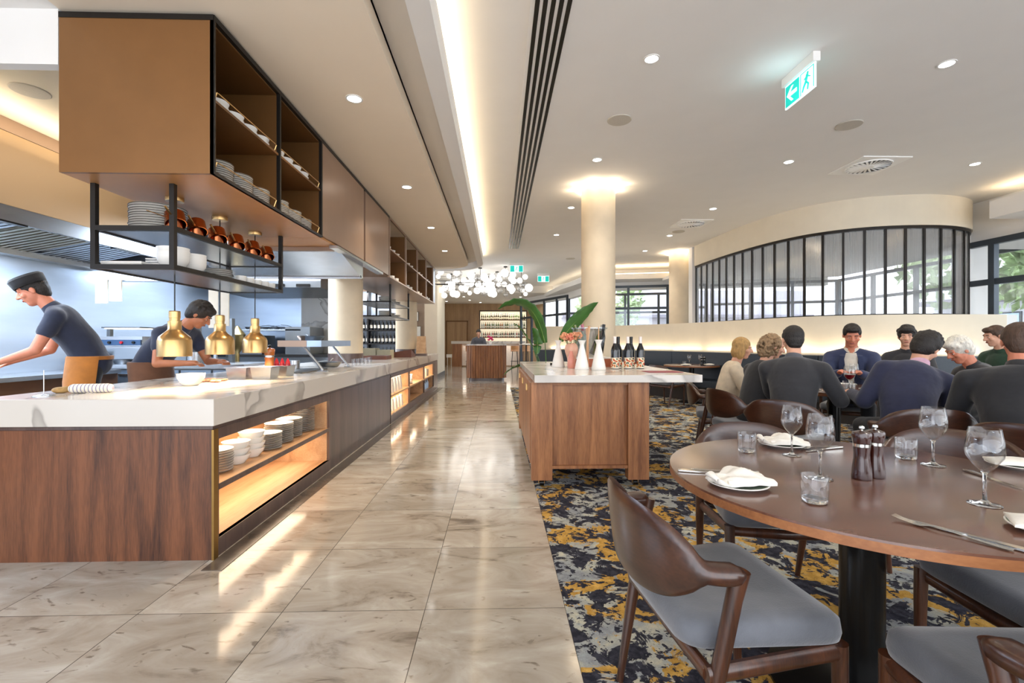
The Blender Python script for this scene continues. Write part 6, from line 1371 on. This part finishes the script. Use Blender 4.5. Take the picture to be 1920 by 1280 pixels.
person('person', 'dark-haired man in charcoal top facing camera beyond the white-haired man', (5.05, 5.65, 0), 128, lean=6, head=(10, 6, 0), hair='hair_dark', hairstyle='thick', top='cloth_charcoal', size=1.03, skin='skin_fair')
person('person', 'person in dark green hooded top seated by the side windows', (6.22, 5.52, 0), 95, lean=14, head=(-150, 4, 0) if False else (-20, 8, 0), hair='hair_brown', hairstyle='short', top='cloth_green', size=1.05, skin='skin_fair')
person('person', 'chef in black cap and tan apron bending over the stove bench', (-3.66, 4.32, 0), 125, hip=.95, lean=27, head=(0, 16, 0), hair='hair_dark', hairstyle='short', hat='cloth_black', top='cloth_chefnavy', sleeves=False, skin='skin_ruddy', apron='apron_tan', size=1.06, broad=1.08, feet=((-.12, 0, .08), (.12, .1, .08)), hands=((-.15, .52, .02), (.15, .50, .02)))
person('person', 'bare-armed chef in brown apron leaning over the marble worktop', (-3.28, 4.52, 0), -100, hip=.93, lean=42, head=(25, 18, 0), hair='hair_dark', hairstyle='thick', top='cloth_chefnavy', sleeves=False, skin='skin_tan', apron='apron_brown', size=1.02, feet=((-.12, 0, .08), (.12, .1, .08)), hands=((-.12, .62, .06), (.22, .60, .06)))
person('person', 'person in grey standing behind the fluted host desk', (-.66, 15.6, 0), 178, hip=.93, head=(0, 20, 0), hair='hair_dark', hairstyle='short', top='cloth_grey', size=.93, feet=((-.12, 0, .08), (.12, 0, .08)), hands=((-.18, .36, .16), (.18, .36, .16)))
# chairs for the two rear diners
chair(5.12, 5.82, 128, 'walnut armchair of the dark-haired man at rear', G2); chair(6.3, 5.55, 95, 'walnut armchair of the green hooded diner', G2)
table(4.75, 5.95, .5, 'rear table between banquette and bearded man', 'round dining tables') if False else None

# ================================================================= outside
def tree(x, y, h, w, label, seed):
    rg = random.Random(seed); t = thing('street_tree', label, 'tree', (x, y, 0), 0, 'street trees')
    obj('trunk', MB().tube([(0, 0, -.1), (.1, 0, h*.3), (0, .1, h*.6)], [.16, .12, .06], 10), pmat('bark', '#6d6358', .9, var=.2), t)
    m = MB()
    for k in range(900):
        a, b2, r_ = rg.uniform(0, 6.28), rg.uniform(-1, 1), rg.uniform(.3, 1)**.5; c = Vector((w*r_*math.cos(a)*math.sqrt(1-b2*b2), w*r_*math.sin(a)*math.sqrt(1-b2*b2), h*.68+h*.34*r_*b2)); u = Vector((rg.gauss(0, 1), rg.gauss(0, 1), rg.gauss(0, 1))).normalized()*.16; v = u.cross(Vector((rg.gauss(0, 1), rg.gauss(0, 1), rg.gauss(0, 1)))).normalized()*.10
        m.add([tuple(c-u), tuple(c+v), tuple(c+u), tuple(c-v)], [(0, 1, 2, 3)])
    obj('crown', m, pmat('tree_leaf', '#b3c596', .7, var=.3), t, smooth=False)
tree(10.8, 8.2, 4.6, 1.5, 'leafy pale green street tree outside the right side window', 1); tree(12.2, 11.5, 5.2, 1.8, 'leafy street tree seen through the curved glass screen', 2); tree(5.2, 22, 4.5, 1.6, 'street tree outside the far left windows', 3)
def building(x0, y0, x1, y1, h, label, wall, seed, face):
    b_ = thing('street_building', label, 'building', ((x0+x1)/2, (y0+y1)/2, 0), 0, 'buildings across the street'); obox(b_, 'wall', wall, (x0, y0, -.1, x1, y1, h)); rg = random.Random(seed)
    if face == 'y':
        for k in range(int((x1-x0)/2)):
            for j in range(int(h/3)): w_ = obox(b_, 'window', 'aluminium_dark', (x0+.5+k*2, y0-.05, .8+j*3, x0+1.7+k*2, y0, 2.3+j*3)); obj('window_pane', boxes(MB(), (x0+.56+k*2, y0-.06, .86+j*3, x0+1.64+k*2, y0-.05, 2.24+j*3)), 'steel_blue', w_, smooth=False)
        obox(b_, 'awning', pmat('awning_grey', '#8b8792', .8), (x0, y0-.8, 2.7, x1, y0, 2.9))
    else:
        for k in range(int((y1-y0)/2)):
            for j in range(int(h/3)): w_ = obox(b_, 'window', 'aluminium_dark', (x0-.05, y0+.5+k*2, .8+j*3, x0, y0+1.7+k*2, 2.3+j*3)); obj('window_pane', boxes(MB(), (x0-.06, y0+.56+k*2, .86+j*3, x0-.05, y0+1.64+k*2, 2.24+j*3)), 'steel_blue', w_, smooth=False)
        obox(b_, 'awning', pmat('awning_grey', '#8b8792', .8), (x0-.8, y0, 2.7, x0, y1, 2.9))
pmat('facade_pale', '#cfcbd4', .8, var=.05, scale=2); pmat('facade_white', '#e4e4ea', .8, var=.05, scale=2)
building(19, 2, 24, 20, 5, 'pale rendered shop building across the street at right', 'facade_white', 1, 'x'); building(4, 30, 20, 34, 4.5, 'pale mauve building across the street beyond far windows', 'facade_pale', 2, 'y')
# sun-free overcast daylight arriving through the glazing
